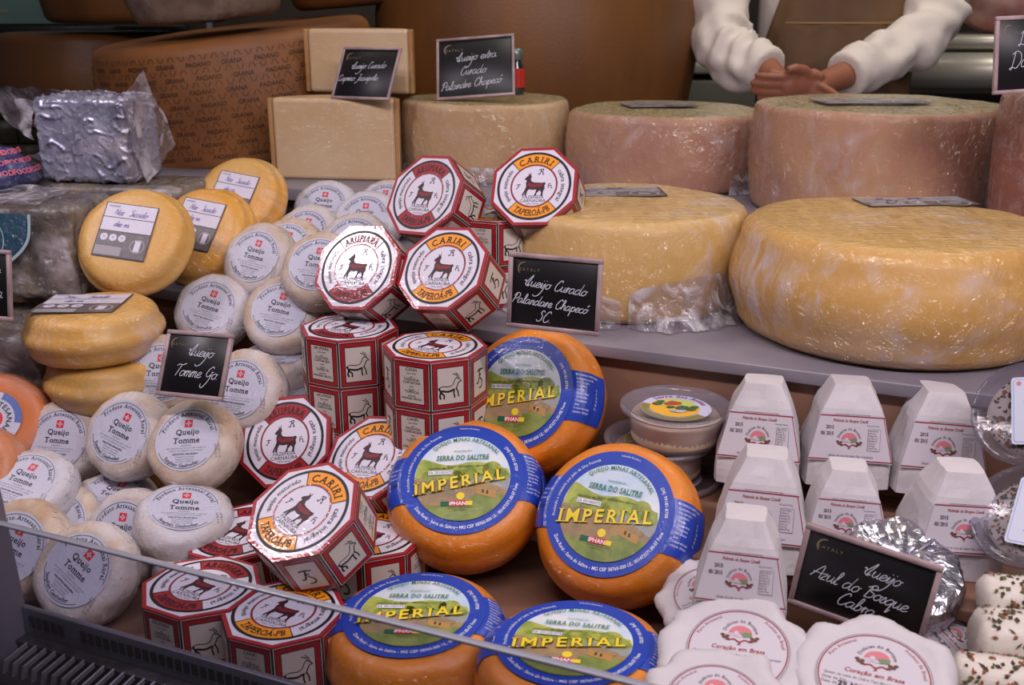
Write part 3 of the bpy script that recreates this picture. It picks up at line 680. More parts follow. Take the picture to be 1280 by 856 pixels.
def brand_mark(b, m, s, cx, cy, z, k, T=None):
    S = [[[(-.6,-.3),(-.35,-.5),(-.1,.2),(.0,.7)],[(0,.7),(.4,.75),(.3,.3),(.0,.2)],[(.1,.2),(.4,-.1),(.35,-.5),(.6,-.4)],[(-.5,.5),(-.1,.7)]],
         [[(-.6,-.5),(-.3,-.5),(-.05,.2),(.0,.6)],[(-.5,.5),(0,.6),(.5,.5)],[(-.2,.1),(.2,.1)]],
         [[(-.4,.6),(-.4,-.5)],[(-.4,.1),(.2,.2),(.3,-.5),(.6,-.4)],[(-.4,.6),(.1,.7)]]][k]
    for l in S: b.line([(cx + x * s, cy + y * s) for x, y in l], s * .16, m, z, T=T)
def box_label(kind):
    b = MB(); BC = RED if kind == 'ARUPIARA' else ORG; e = .0002
    b.poly(octv(A8 * .998), RED, e); b.poly(octv(A8 * .925), WHT, 2 * e)
    b.ring(.0448, .0482, BLK, 3 * e, n=72); b.ring(.0300, .0452, WHT, 3 * e, n=72)
    for c in (90, 270): b.ring(.0302, .0450, BC, 4 * e, c - 43, c + 43, 40)
    for a in (47, 133, 227, 313): b.ring(.0300, .0452, BLK, 5 * e, a - .7, a + .7, 1)
    b.ring(.0285, .0306, M('print_maroon', (128, 20, 40), rough=.45, coat=.6, film=.1), 5 * e, n=60)
    b.disc(0, 0, .0286, WHT, 4 * e, 60)
    b.text(kind, BLK, .0084, z=6 * e, arc=(.0334, 90, 1), bold=.01, shear=.1, track=.07 if kind == 'CARIRI' else 0, wide=.95 if kind == 'CARIRI' else .72, serif=True)
    b.text('TAPEROÁ-PB', BLK, .0084, z=6 * e, arc=(.0422, 270, -1), bold=.008, shear=.1, wide=.70, serif=True)
    b.text('queijo maturado', BLK, .0052, z=6 * e, arc=(.0352, 180, 1), wide=.9)
    b.text('cabra integral', BLK, .0058, z=6 * e, arc=(.0352, 0, 1), wide=.95)
    b.poly(gp_(GOAT, .035, 0, .0022), M('print_goat_black', (52, 12, 24), rough=.5), 5 * e); b.poly(gp_(SADDLE, .035, 0, .0022), M('print_goat_red', (122, 22, 34), rough=.5), 6 * e)
    brand_mark(b, BLK, .0062, .008, .019, 5 * e, 0); brand_mark(b, BLK, .0055, -.020, -.001, 5 * e, 1); brand_mark(b, BLK, .0055, .021, -.001, 5 * e, 2)
    b.text('FAZENDA', BLK, .0042, 0, -.0180, 5 * e, wide=1.05); b.text('CARNAÚBA', BLK, .0042, 0, -.0232, 5 * e, wide=1.05); b.text('cabras nativas', BLK, .002, 0, -.0262, 5 * e)
    return b.mesh('top_label')
def side_panel(kind, name):
    b = MB(); w_, h_ = 2 * S8 - .0022, LB - .0028; e = .00015
    b.rect(0, 0, w_, h_, CREAM, e); b.rect(0, 0, w_ - .0016, h_ - .0016, BLK, 2 * e); b.rect(0, 0, w_ - .0034, h_ - .0034, RED, 3 * e)
    b.rect(0, 0, w_ - .0122, h_ - .0122, BLK, 4 * e); b.rect(0, 0, w_ - .0138, h_ - .0138, CREAM, 5 * e); z = 6 * e
    for i in range(15): b.rect(-w_ / 2 + .0014 + i * .003, h_ / 2 - .0006, .0014, .0012, RED, z)
    if kind == 'goat':
        s = .026; o = (-.013, -.0145); q = lambda P: [(o[0] + x * s, o[1] + y * s) for x, y in P]
        for P, w2 in (([(.0,.5),(.15,.55),(.42,.52),(.6,.6),(.72,.85),(.85,.85),(.98,.72)], .0009), ([(.8,.86),(.76,1.0),(.6,1.08)], .0009), ([(.88,.84),(.84,1.0),(.72,1.12)], .0008), ([(.98,.72),(.86,.68),(.78,.5),(.72,.38)], .0011),
                      ([(.1,.36),(.4,.30),(.66,.38)], .0022), ([(.66,.4),(.64,.2),(.68,.0)], .0016), ([(.74,.44),(.82,.24),(.84,.03)], .0014), ([(.0,.5),(.06,.3),(.2,.16),(.2,-.02)], .0018), ([(.12,.38),(.02,.16),(.06,.0)], .0020), ([(.0,.5),(-.03,.42)], .002)):
            b.line(q(P), w2, BLK, z)
    elif kind == 'mark':
        brand_mark(b, BLK, .013, 0, .001, z, 1); b.line([(.0, -.001), (.005, -.006), (.004, -.012), (-.002, -.013)], .0018, BLK, z)
    else:
        for i, (s_, hh) in enumerate(((name, .0036), ('puro leite', .0022), ('cru', .0022), ('FAZENDA', .0032), ('CARNAÚBA', .0032), ('peso', .002), ('líquido', .002), ('TAPEROÁ', .0032), ('pequeno', .0022), ('PARAÍBA BRASIL', .0028))):
            b.text(s_, BLK, hh, 0, .0165 - i * .0037, z, wide=.9, arc=None)
    return b.mesh('side_panel')
BODY = M('box_edge_black', (30, 20, 28), rough=.4, coat=.8, crough=.1, film=.1); RIM = M('box_rim_red', (150, 12, 28), rough=.4, coat=.9, crough=.08, film=.12)
b = MB(); P0 = octv(A8 - .0006); P1 = octv(A8)
vs = [(x, y, 0) for x, y in P0] + [(x, y, .0014) for x, y in P1] + [(x, y, LB - .0016) for x, y in P1] + [(x, y, LB) for x, y in P0]
b.add(vs[:24], [tuple(range(7, -1, -1))] + [(r * 8 + i, r * 8 + (i + 1) % 8, r * 8 + 8 + (i + 1) % 8, r * 8 + 8 + i) for r in (0, 1) for i in range(8)], BODY)
b.add(vs[16:], [(i, (i + 1) % 8, 8 + (i + 1) % 8, 8 + i) for i in range(8)] + [tuple(range(8, 16))], RIM)
BODYM = b.mesh('carton'); LBL = {k: box_label(k) for k in ('ARUPIARA', 'CARIRI')}
PAN = {(k, n): side_panel(k, n) for k in ('goat', 'mark', 'text') for n in ('ARUPIARA', 'CARIRI')}
for n in ('ARUPIARA', 'CARIRI'):
    pass
def oct_box(kind, label, mat, k0=0):
    """mat = frame of the base centre, label upright along +Y"""
    t = thing('octagonal_cheese_box', label, 'cheese box', 'octagonal goat cheese boxes', mat)
    o = bpy.data.objects.new('carton', BODYM); COL.objects.link(o); o.parent = t
    o = bpy.data.objects.new('top_label', LBL[kind]); COL.objects.link(o); o.parent = t; o.location = (0, 0, LB)
    seq = ['text', 'goat', 'mark', 'goat', 'text', 'mark', 'goat', 'mark']
    for i in range(8):
        a = math.radians(-90 + 45 * i)
        o = bpy.data.objects.new('side_panel', PAN[(seq[(i + k0) % 8], kind)]); COL.objects.link(o); o.parent = t
        o.location = (A8 * math.cos(a), A8 * math.sin(a), LB / 2); o.rotation_euler = (R_(90), 0, a + math.pi / 2)
    return t
A_, C_ = 'ARUPIARA', 'CARIRI'
oct_box(A_, 'tilted red ARUPIARA box at the top of the pile, below the pale cut cheese', eul((-.113, 1.327, 1.318), (57.1, -3.1, -34.4), LB), 7)
oct_box(A_, 'tilted red ARUPIARA box with a strong white glare, beside the white round cheeses', eul((-.188, 1.224, 1.248), (54.1, -4.9, -23), LB))
oct_box(C_, 'tilted orange CARIRI box leaning between the glaring red box and the Palandare sign', eul((-.082, 1.188, 1.256), (48.5, -4.9, -24.5), LB))
oct_box(C_, 'tilted orange CARIRI box half hidden by the tall yellow wheel', eul((.028, 1.316, 1.331), (52.7, -3.8, -14.4), LB))
oct_box(A_, 'tilted red ARUPIARA box on the lower left slope, beside the white round cheeses', eul((-.267, 1.128, 1.062), (50, -9.1, -7.3), LB))
oct_box(C_, 'tilted orange CARIRI box in the lower middle, touching the blue labelled wheel', eul((-.16, 1.079, 1.064), (34.5, -6.6, -22.4), LB))
oct_box(C_, 'large looking orange CARIRI box rolled clockwise, topmost of the lower pile', eul((-.203, .908, 1.084), (29.2, 8.3, -44.9), LB), 1)
oct_box(A_, 'red ARUPIARA box lying flat at the lower left front', eul((-.303, .892, 1.011), (0, 0, -26.3), LB))
oct_box(C_, 'orange CARIRI box lying flat at the front beside the blue labelled wheel', eul((-.214, .862 - .012, 1.009), (0, 0, -21.3), LB))
oct_box(A_, 'red box lying flat, mostly hidden behind the rolled orange box', eul((-.292, 1.0, 1.012), (6, -2, -26), LB), 3)
oct_box(C_, 'box lying flat in shade, behind the right side of the rolled orange box', eul((-.150, .995, 1.012), (0, 0, -24), LB), 2)
for (x, y, kind, nm, rz) in ((-.195, 1.19, A_, 'left upright stack of red boxes', -27), (-.087, 1.118, C_, 'right upright stack of orange boxes', -24)):
    for i in range(4):
        oct_box(kind, ['bottom box', 'third box down', 'second box down', 'top box'][i] + ' of the ' + nm, Matrix.Translation((x, y, DECK + .0002 + i * (LB + .0003))) @ Matrix.Rotation(R_(rz), 4, 'Z'))
for i in range(2):
    oct_box(C_, ['lower', 'upper'][i] + ' box lying in the dark gap behind the Palandare sign', Matrix.Translation((-.03 + .01 * i, 1.36, MID + .0002 + i * (LB + .0003))) @ Matrix.Rotation(R_(-30 + 9 * i), 4, 'Z'))

# ------------------------------------------------------------------ white round cheeses with a small red flag
TRIND = [M('white_mould_rind_' + n, c1, rough=.6, col2=c2, cscale=22, cbias=.54, cwidth=.22, bump=.7, bscale=60, coat=.9, crough=.16, film=1.0, fscale=30, streak=.4, sss=.1)
         for n, c1, c2 in (('pale', (206, 196, 194), (190, 168, 146)), ('cream', (206, 190, 176), (184, 148, 112)), ('cool', (204, 200, 208), (192, 180, 176)))]
TR, TH = .0535, .047
def tomme_label():
    b = MB(); e = .0002
    b.disc(0, 0, .0372, T_WHT, e, 56)
    b.ring(.0342, .0348, T_BLK, 2 * e, 12, 168, 50); b.ring(.0342, .0348, T_BLK, 2 * e, 205, 318, 40)
    b.text('Produto Artesanal Rural', T_BLK, .0046, z=2 * e, arc=(.0285, 90, 1), bold=.012, wide=.92, track=.04, serif=True)
    b.text('Stephan Gaehwiler', T_BLK, .0042, z=2 * e, arc=(.0330, 262, -1), bold=.012)
    b.rect(0, .0185, .0092, .0092, T_RED, 2 * e); b.rect(0, .0185, .0060, .0017, T_WHT, 3 * e); b.rect(0, .0185, .0017, .0060, T_WHT, 3 * e)
    b.text('Queijo', T_BLK, .0064, 0, .0055, 2 * e, bold=.02, wide=1.0, serif=True); b.text('Tomme', T_BLK, .0064, 0, -.0045, 2 * e, bold=.02, wide=1.0, serif=True)
    GR = M('tomme_label_small_print', (104, 102, 122), rough=.5)
    b.text('Ingredientes', GR, .0017, 0, -.0082, 2 * e)
    for i, s in enumerate(('leite integral de vaca, fermento lácteo, coalho, sal', 'conservar sob refrigeração de 4 a 8 graus', )): b.text(s, GR, .0016, 0, -.0112 - i * .003, 2 * e)
    b.text('INDÚSTRIA BRASILEIRA', T_BLK, .0020, 0, -.0185, 2 * e, bold=.02)
    for i, s in enumerate(('Produzido por Fazenda', 'Registro no Ministério', 'Agricultura SIF DIPOA')): b.text(s, GR, .0016, 0, -.0215 - i * .0028, 2 * e)
    for i in range(2): b.text('LOTE 4 15', T_BLK, .0024, .0345 + i * .004, -.016, 2 * e, rot=R_(-80), track=.05)
    return b.mesh('label')
TLM = tomme_label(); TV = []
for k in range(5):
    r = thing('round_white_cheese', 'x', 'cheese', 'white round cheeses with a red flag label')
    wheel('rind', r, TR - .001, TH, .015, TRIND[[0, 0, 2, 1, 1][k]], .0015, .0024, 30, k + 1, n=48, flat=.0345)
    o = bpy.data.objects.new('label', TLM); COL.objects.link(o); o.parent = r; o.location = (0, 0, TH + .0006)
    TV.append(r)
used = [False] * 5
def tomme(label, px, py, depth, nx, ny, roll, k):
    m = facing(px, py, depth, nx, ny, roll, TH)
    if not used[k]: used[k] = True; place(TV[k], m); TV[k]['label'] = label; return TV[k]
    return dup(TV[k], label, None, m)
TOM = [
 ('white round cheese at the very back of the pile, under the pale cut cheese', 404, 256, 1.66, -.22, .50, -4, 2),
 ('white round cheese in crinkled film just left of the top red box', 455, 271, 1.58, -.25, .48, -2, 2),
 ('sliver of a white round cheese behind the top red box', 480, 252, 1.74, -.2, .6, 0, 0),
 ('white round cheese peeping out between the back two and the row in front', 380, 290, 1.56, -.35, .45, -12, 0),
 ('half hidden white round cheese behind the one left of the glaring box', 356, 308, 1.48, -.35, .45, -12, 4),
 ('white round cheese just above the glaring red box', 440, 300, 1.42, -.25, .55, 0, 0),
 ('white round cheese near the yellow wheels, facing left, middle of the upper pile', 318, 320, 1.42, -.48, .32, -12, 0),
 ('white round cheese touching the left corner of the glaring red box', 396, 330, 1.33, -.30, .45, -6, 4),
 ('white round cheese above the Tomme sign, with glare on its film', 261, 383, 1.40, -.32, .36, -16, 2),
 ('white round cheese right of the one above the Tomme sign', 349, 387, 1.345, -.32, .36, -12, 0),
 ('white round cheese behind the left edge of the Tomme sign', 200, 466, 1.27, -.15, .25, -4, 4),
 ('white round cheese behind the right edge of the Tomme sign', 297, 486, 1.25, -.45, .22, -8, 0),
 ('white round cheese lying flat under the upper pile, above the left red box', 343, 443, 1.35, .0, .93, -6, 1),
 ('white round cheese lying flat below another, left of the standing box stack', 352, 486, 1.33, .0, .93, 10, 1),
 ('leftmost upright white round cheese below the yellow stack', 72, 549, 1.25, -.48, .18, -6, 0),
 ('white round cheese between two others below the yellow stack, tilted to the right', 150, 540, 1.20, -.55, .22, -24, 1),
 ('large fronted white round cheese with tan rind, below the Tomme sign', 234, 549, 1.165, -.40, .34, 2, 3),
 ('white round cheese in wrinkled film at the left edge, tipped far back', 28, 600, 1.16, -.30, .62, -24, 2),
 ('half hidden white round cheese with a grey rim below the wrinkled one', 66, 655, 1.16, -.35, .35, -10, 4),
 ('white round cheese lying flat behind the large fronted one, partly covered', 143, 618, 1.20, -.05, .78, -24, 0),
 ('white round cheese lying flat under the large fronted one', 231, 634, 1.12, .02, .76, -8, 2),
 ('lowest white round cheese beside the half hidden red box', 256, 684, 1.12, .0, .86, 20, 1),
 ('white round cheese at the left edge with half its label cut off', 14, 684, 1.07, -.48, .18, -28, 3),
 ('white round cheese standing behind the lowest front one', 150, 668, 1.12, -.56, .12, -8, 1),
 ('lowest front white round cheese, rolled clockwise, by the vent strip', 96, 712, 1.045, -.50, .20, -42, 0),
]
for a in TOM: tomme(*a)
#PART3

# ------------------------------------------------------------------ yellow deli wheels at the left
YD = M('yellow_deli_rind', (214, 150, 44), rough=.45, col2=(206, 160, 84), cscale=6, coat=.9, crough=.12, film=.5, fscale=20, streak=.5, sss=.08)
def ywheel(label, mat, R, H, st=None, seed=1, group='yellow wheels with deli stickers', tail=True):
    t = thing('yellow_cheese_wheel', label, 'cheese wheel', group, mat)
    wheel('rind', t, R, H, .018, YD, .006, .002, 14, seed, n=64)
    if st: sticker(t, *st)
    return t
ywheel('frontmost leaning yellow wheel with its whole deli sticker showing', facing(160, 292, 1.36, -.36, .42, -10, .055), .073, .055, (.072, .078, .0562, -.004, .002, 4), 1)
ywheel('middle of three leaning yellow wheels, behind the frontmost', facing(246, 286, 1.47, -.5, .40, -14, .055), .071, .055, (.07, .075, .0562, -.003, .006, 5), 2)
ywheel('rearmost of three leaning yellow wheels, against the stamped brown wheel', facing(290, 244, 1.60, -.45, .45, -14, .055), .073, .055, (.07, .075, .0562, .0, .0, 5), 3)
yx = upright(128, 1.285, 1.17); yx.translation.z = DECK + .001
for i in range(4):
    ywheel('yellow wheel in the left stack, ' + ['bottom one', 'third down', 'second down, no sticker showing', 'topmost, with a deli sticker on top'][i],
           yx @ Matrix.Translation((-.004 * (i - 2) - (.008 if i == 3 else 0), .002 * i, i * .0618)) @ Matrix.Rotation(R_(20 * i), 4, 'Z'), .079 if i == 3 else .073, .0615,
           (.10, .085, .0628, -.004, .012, -58 + 0) if i == 3 else None, 4 + i, 'stack of yellow wheels')
ORR = M('orange_washed_rind', (204, 108, 40), rough=.45, col2=(186, 128, 96), cscale=9, coat=.9, crough=.12, film=.7, fscale=26, streak=.4)
b = MB(); b.ring(.012, .034, M('star_label_white', (196, 196, 214), rough=.45, coat=.8, film=.5), .0003, n=40); b.disc(0, 0, .0125, T_RED, .0004, 24); b.ring(.026, .0345, M('star_label_blue', (88, 110, 176), rough=.45, coat=.8, film=.5), .0005, 20, 100, 20)
b.text('ARTESANAL', T_BLK, .006, z=.0006, arc=(.017, 60, 1), bold=.02); b.text('QUEIJO', T_BLK, .006, z=.0006, arc=(.022, 250, -1), bold=.02); OLM = b.mesh('label')
for lab, m, k in (('orange washed rind wheel at the left edge, standing upright', facing(-10, 524, 1.25, -.30, .25, -30, .05), 1), ('orange wheel in film in front of the upright orange one at the left edge', facing(-52, 590, 1.17, -.55, .35, 0, .05), 2),
                  ('reddish film wrapped wheel behind the upright orange one', facing(28, 514, 1.34, .1, .5, 0, .05), 3)):
    t = thing('orange_cheese_wheel', lab, 'cheese wheel', 'orange wheels at the left edge', m); wheel('rind', t, .062, .05, .014, ORR, .004, .002, 16, k, n=56)
    if k == 1: o = bpy.data.objects.new('label', OLM); COL.objects.link(o); o.parent = t; o.location = (0, 0, .0508)

# wrapped blocks at the left
BLUEP = M('foil_block_film', (118, 118, 140), rough=.3, metal=.4, col2=(160, 160, 182), cscale=24, stretch=(.6, 1.8, .8), coat=1, crough=.10, film=1.0, fscale=12, streak=1.0, bump=1, bscale=30)
BLOCK = M('grey_marbled_block', (122, 108, 92), rough=.4, col2=(88, 80, 76), cscale=22, coat=1, crough=.1, film=1.0, fscale=20, streak=.8, bump=.5, bscale=30)
BLUEE = M('blue_side_tint', (96, 120, 176), rough=.3, coat=1, film=.8)
def lump_box(d, m, bev, amp, seed, nsub=10, crk=0, flat=False):
    bm = bmesh.new(); bmesh.ops.create_cube(bm, size=1)
    bmesh.ops.subdivide_edges(bm, edges=bm.edges[:], cuts=nsub, use_grid_fill=True)
    off = Vector((seed * 2.3, seed, 0))
    for v in bm.verts:
        p = Vector((v.co.x * d[0], v.co.y * d[1], v.co.z * d[2])); q = Vector(p); h = [x / 2 for x in d]
        c = Vector([max(-h[i] + bev, min(h[i] - bev, p[i])) for i in range(3)]); e = p - c
        if e.length > 1e-7: q = c + e.normalized() * min(bev, e.length) if e.length > bev else p
        n_ = e.normalized() if e.length > 1e-7 else Vector((0, 0, 1))
        q += n_ * amp * (noise.noise(q * 30 + off) + .6 * noise.noise(q * 80 + off))
        if crk:
            fn = Vector([1 if abs(abs(p[i]) - h[i]) < 1e-5 else 0 for i in range(3)]); fn = Vector([fn[i] * (1 if p[i] > 0 else -1) for i in range(3)]).normalized()
            w_ = noise.noise_vector(q * 20) * .01; a_ = abs(noise.noise((q + w_) * 34 + off)); b_ = abs(noise.noise((q - w_) * 70 + off))
            q += fn * crk * (math.exp(-a_ * 22) + .6 * math.exp(-b_ * 18))
        v.co = q + Vector((0, 0, d[2] / 2))
    b = MB(); bm.verts.index_update(); b.add([v.co.copy() for v in bm.verts], [tuple(v.index for v in f.verts) for f in bm.faces], m, not flat); bm.free(); return b
def sheet(parent, pts, nu, nv, amp, seed, name='loose_film', m=None):
    """crumpled film spanned between four corner points"""
    A, B, C, D = (Vector(p) for p in pts); vs = []; fs = []
    for i in range(nu + 1):
        for j in range(nv + 1):
            u, v = i / nu, j / nv; p = A.lerp(B, u).lerp(D.lerp(C, u), v); q = noise.noise_vector(p * 28 + Vector((seed, 0, 0))) + noise.noise_vector(p * 75 + Vector((seed, 3, 0))) * .4
            vs.append(p + q * amp)
    for i in range(nu):
        for j in range(nv): o = i * (nv + 1) + j; fs.append((o, o + nv + 1, o + nv + 2, o + 1))
    b = MB(); b.add(vs, fs, m or FILM, True); return b.build(name, parent)
m0 = eul((-.628, 1.60, 1.298), (1, 0, -12))
t = thing('foil_wrapped_block', 'silvery film wrapped block standing on the grey blocks at the left', 'cheese block', 'wrapped blocks at the left', m0)
lump_box((.150, .09, .122), BLUEP, .008, .002, 1, 60, .0045).build('wrapped_block', t)
sheet(t, [(-.16, .0, .135), (.10, -.01, .125), (.085, .05, .11), (-.15, .05, .085)], 26, 12, .010, 2)
sheet(t, [(-.155, -.03, .138), (-.075, -.045, .12), (-.08, -.045, .065), (-.13, -.04, .085)], 14, 8, .008, 5)
sheet(t, [(.074, -.045, .12), (.10, -.02, .16), (.112, .03, .05), (.09, -.03, .0)], 14, 14, .007, 9, 'film_tail')
TEAL = M('teal_label', (28, 84, 108), rough=.4, coat=1, crough=.08, film=.6, fscale=24, col2=(20, 60, 96), cscale=10); TLW = M('teal_label_line', (176, 200, 206), rough=.5)
m1 = eul((-.675, 1.42, MID + .002), (0, 0, -8))
t = thing('wrapped_block', 'grey marbled block with a teal label, film wrapped, left edge', 'cheese block', 'wrapped blocks at the left', m1)
lump_box((.21, .13, .124), BLOCK, .012, .003, 3, 40, .0025).build('block', t)
b = MB(); fy = -.0685
T_ = lambda x, y, z: (x + .048, fy - z - .004, y)
b.poly([(-.105, .045), (-.105, .118), (.008, .118), (.002, .085), (-.018, .062), (-.045, .048)], TEAL, 0, T_)
b.line([(.008, .118), (.002, .085), (-.018, .062), (-.045, .048), (-.1, .044)], .004, TLW, .0004, T=T_)
b.line([(-.055 + .022 * math.cos(R_(a)), .086 + .027 * math.sin(R_(a))) for a in range(0, 361, 15)], .0014, TLW, .0004, T=T_)
for i, (s_, hh) in enumerate((('GORGON', .005), ('DOLCE', .005), ('artesanal', .004))): pass
b.text('QUEIJO', TLW, .006, -.055, .094, .0005, T=T_); b.text('ARTESANAL', TLW, .004, -.055, .084, .0005, T=T_); b.rect(-.055, .076, .012, .004, TLW, .0005, T_)
b.build('teal_label', t)
sheet(t, [(-.1, -.075, .128), (.06, -.075, .132), (.07, .05, .134), (-.1, .05, .13)], 22, 10, .005, 12)
t = thing('wrapped_block', 'grey film wrapped block under the silvery one, behind the teal labelled block', 'cheese block', 'wrapped blocks at the left', eul((-.60, 1.60, MID + .002), (0, 0, -8)))
lump_box((.24, .12, .122), BLOCK, .012, .003, 5, 12).build('block', t); sheet(t, [(-.06, -.066, .1), (.115, -.068, .12), (.115, -.068, .01), (.02, -.07, .0)], 14, 12, .006, 15)
m2 = eul((-.69, 1.335, DECK + .002), (0, 0, -14))
t = thing('wrapped_block', 'large dark film wrapped block below the shelf at the left edge', 'cheese block', 'wrapped blocks at the left', m2)
lump_box((.25, .16, .20), BLOCK, .02, .005, 7, 36, .003).build('block', t); sheet(t, [(-.12, -.085, .21), (.12, -.085, .205), (.13, -.09, .12), (-.12, -.09, .13)], 22, 12, .007, 18)
NAVY = M('navy_printed_wrapper', (26, 34, 96), rough=.3, coat=1, crough=.1, film=.6)
t = thing('navy_wrapper', 'crumpled navy wrapper with pink lettering at the left edge', 'wrapper', mat=eul((-.765, 1.52, MID + .128), (0, 0, 10)))
b = MB(); b.lathe([(0, 0), (.06, 0), (.075, .01), (.06, .035), (.035, .05), (0, .056)], NAVY, 40, disp=lambda p: p * (1 + .14 * noise.noise(p * 40)) + Vector((0, 0, 0))); b.build('wrapper', t)
b = MB(); PKP = M('wrapper_pink_print', (206, 96, 120), rough=.5)
for i in range(7):
    for j in range(3):
        a = R_(-130 + i * 24); r = .067 - .012 * j; z = .022 + .013 * j
        b.text('FOOD', PKP, .007, 0, 0, 0, bold=.02, T=lambda x, y, q, a=a, r=r, z=z: ((r + .006 - y * .5) * math.cos(a + x / r), (r + .006 - y * .5) * math.sin(a + x / r), z + y))
b.build('printed_words', t)

# ------------------------------------------------------------------ orange wheels with blue labels
IR, IH = .0835, .073
IRIND = M('orange_waxed_rind', (228, 134, 8), rough=.42, col2=(206, 116, 18), cscale=9, bump=.35, bscale=70, coat=.5, crough=.16, film=.35, fscale=30, streak=.15, sss=.06)
IPROF = wheel_prof(IR, IH, .021, .004, 4)
def top_path():
    P = [(r, z) for r, z in IPROF][::-1]; L = [0]
    for a, c in zip(P, P[1:]): L.append(L[-1] + math.hypot(c[0] - a[0], c[1] - a[1]))
    return P, L
TP, TL = top_path()
def on_wheel(sgn):
    def T(x, y, z):
        s = max(1e-4, x)
        for i in range(len(TL) - 1):
            if TL[i + 1] >= s: break
        t = (s - TL[i]) / (TL[i + 1] - TL[i]); r = TP[i][0] + (TP[i + 1][0] - TP[i][0]) * t; h = TP[i][1] + (TP[i + 1][1] - TP[i][1]) * t
        dr, dh = TP[i + 1][0] - TP[i][0], TP[i + 1][1] - TP[i][1]; l = math.hypot(dr, dh); nr, nh = -dh / l, dr / l
        off = .0013 + z; r += nr * off; h += nh * off; a = math.asin(max(-1, min(1, y / max(r, .03))))
        return (sgn * r * math.cos(a), sgn * r * math.sin(a), h)
    return T
def imperial_label():
    b = MB(); e = .00022; z0 = IH + .0014; RI = .0515; D = lambda x, y, z: (x, y, z + z0)
    b.disc(0, 0, .0665, I_BLU, 0, 72, T=D)
    b.disc(0, 0, RI, I_SKY, e, 60, T=D)
    def under(f, m, z, x0=-1, x1=1, n=36, fl=None):
        P = []; 
        for i in range(n + 1):
            x = RI * (x0 + (x1 - x0) * i / n); c = math.sqrt(max(0, RI * RI - x * x)); P.append((x, max(-c, min(c, f(x / RI) * RI)), max(-c, (fl(x / RI) * RI if fl else -c))))
        vs = []
        for x, t, l in P: vs += [D(x, min(l, t), z), D(x, t, z)]
        b.add(vs, [(2 * i, 2 * i + 2, 2 * i + 3, 2 * i + 1) for i in range(n)], m)
    under(lambda x: .34 - .10 * x + .06 * math.sin(5 * x), I_HIL, 2 * e)
    under(lambda x: .16 + .07 * math.sin(11 * x) + .04 * math.sin(23 * x + 1), I_TRE, 3 * e, -.45, 1)
    under(lambda x: -.05 + .05 * math.sin(4 * x), I_GRY, 4 * e)
    under(lambda x: .02 - .35 * (x + .7) ** 2, I_BRN, 4.5 * e, -1, -.15)
    under(lambda x: -.12 - .22 * x, I_BRN, 5 * e, -.2, 1)
    under(lambda x: -.52 + .12 * math.sin(3 * x) , I_GRS, 6 * e)
    for (cx, cy, r, m) in ((.62, .16, .20, I_TRE), (.80, .02, .15, I_TRE), (.42, .20, .14, I_HIL), (.05, .10, .22, I_TRE), (-.12, .03, .14, I_TRE), (-.72, .05, .12, I_TRE)): 
        k = 1
        if math.hypot(cx, cy) + r > .98: k = (.98 - math.hypot(cx, cy)) / r
        b.disc(cx * RI, cy * RI, r * k * RI, m, 5.5 * e, 20, T=D)
    b.poly([(.30 * RI, -.20 * RI), (.72 * RI, -.34 * RI), (.72 * RI, -.52 * RI), (.30 * RI, -.40 * RI)], I_HOU, 7 * e, D); b.poly([(.22 * RI, -.20 * RI), (.42 * RI, -.10 * RI), (.80 * RI, -.27 * RI), (.76 * RI, -.36 * RI)], I_BRN, 7.5 * e, D)
    for i in range(2): b.rect((.44 + .09 * i) * RI, (-.34 - .03 * i) * RI, .04 * RI, .08 * RI, I_DRK, 8 * e, D)
    b.poly([(.02 * RI, .0), (.14 * RI, .02 * RI), (.10 * RI, -.35 * RI), (.18 * RI, -.55 * RI), (-.06 * RI, -.53 * RI), (.02 * RI, -.32 * RI)], I_BRN, 7 * e, D)
    b.disc(-.02 * RI, -.44 * RI, .085 * RI, I_YEL, 8 * e, 20, T=D)
    b.text('QUEIJO MINAS ARTESANAL', I_GRN, .0044, z=8 * e, arc=(.0455, 84, 1), wide=.92, bold=.008, T=D, serif=True)
    b.text('MICRORREGIÃO', I_GRN, .0019, 0, .0315, 8 * e, T=D)
    b.text('SERRA DO SALITRE', I_GRN, .0058, 0, .0215, 8 * e, wide=.74, bold=.015, shear=.1, T=D, serif=True)
    b.text('Produto elaborado com leite cru', I_DRK, .0021, .004, .0125, 9 * e, bold=.01, T=D); b.text('CADASTRO IMA 0010', I_DRK, .0020, -.024, .0105, 9 * e, bold=.02, T=D)
    b.rect(-.0235, .0062, .026, .0048, I_WHT, 9 * e, D); b.text('SA 00100/075', M('stamp_grey', (96, 90, 120), rough=.5), .0031, -.0235, .0047, 10 * e, T=D)
    for m_, dx, dy, z_ in ((I_DRK, .0007, -.0006, 9.6), (I_DRK, -.0004, .0003, 10.2), (I_YEL, 0, 0, 11)): b.text('IMPERIAL', m_, .0138, -.001 + dx, -.0118 + dy, z_ * e, wide=.97, bold=.02, shear=.10, rot=R_(10), track=.10, T=D, serif=True)
    for gx in (): pass
    b.rect(-.0165, -.0315, .010, .0056, M('label_dark_green', (16, 92, 60), rough=.4), 9 * e, D); b.rect(-.0035, -.0315, .018, .0062, I_RED, 10 * e, D); b.rect(.0085, -.0315, .007, .0050, I_YEL, 9 * e, D)
    b.text('IPHAN', I_WHT, .0043, -.0035, -.0337, 11 * e, bold=.02, T=D); b.text('Patrimônio Cultural do Brasil', I_DRK, .0015, -.001, -.0372, 9 * e, T=D); b.text('registro imaterial', I_DRK, .0015, -.001, -.0398, 9 * e, T=D)
    b.text('Zona Rural - Serra do Salitre - MG CEP 38760-000 I.E.: 001473371.00-07 Fone', I_WHT, .0036, z=2 * e, arc=(.0605, 283, -1), bold=.012, wide=.86, T=D)
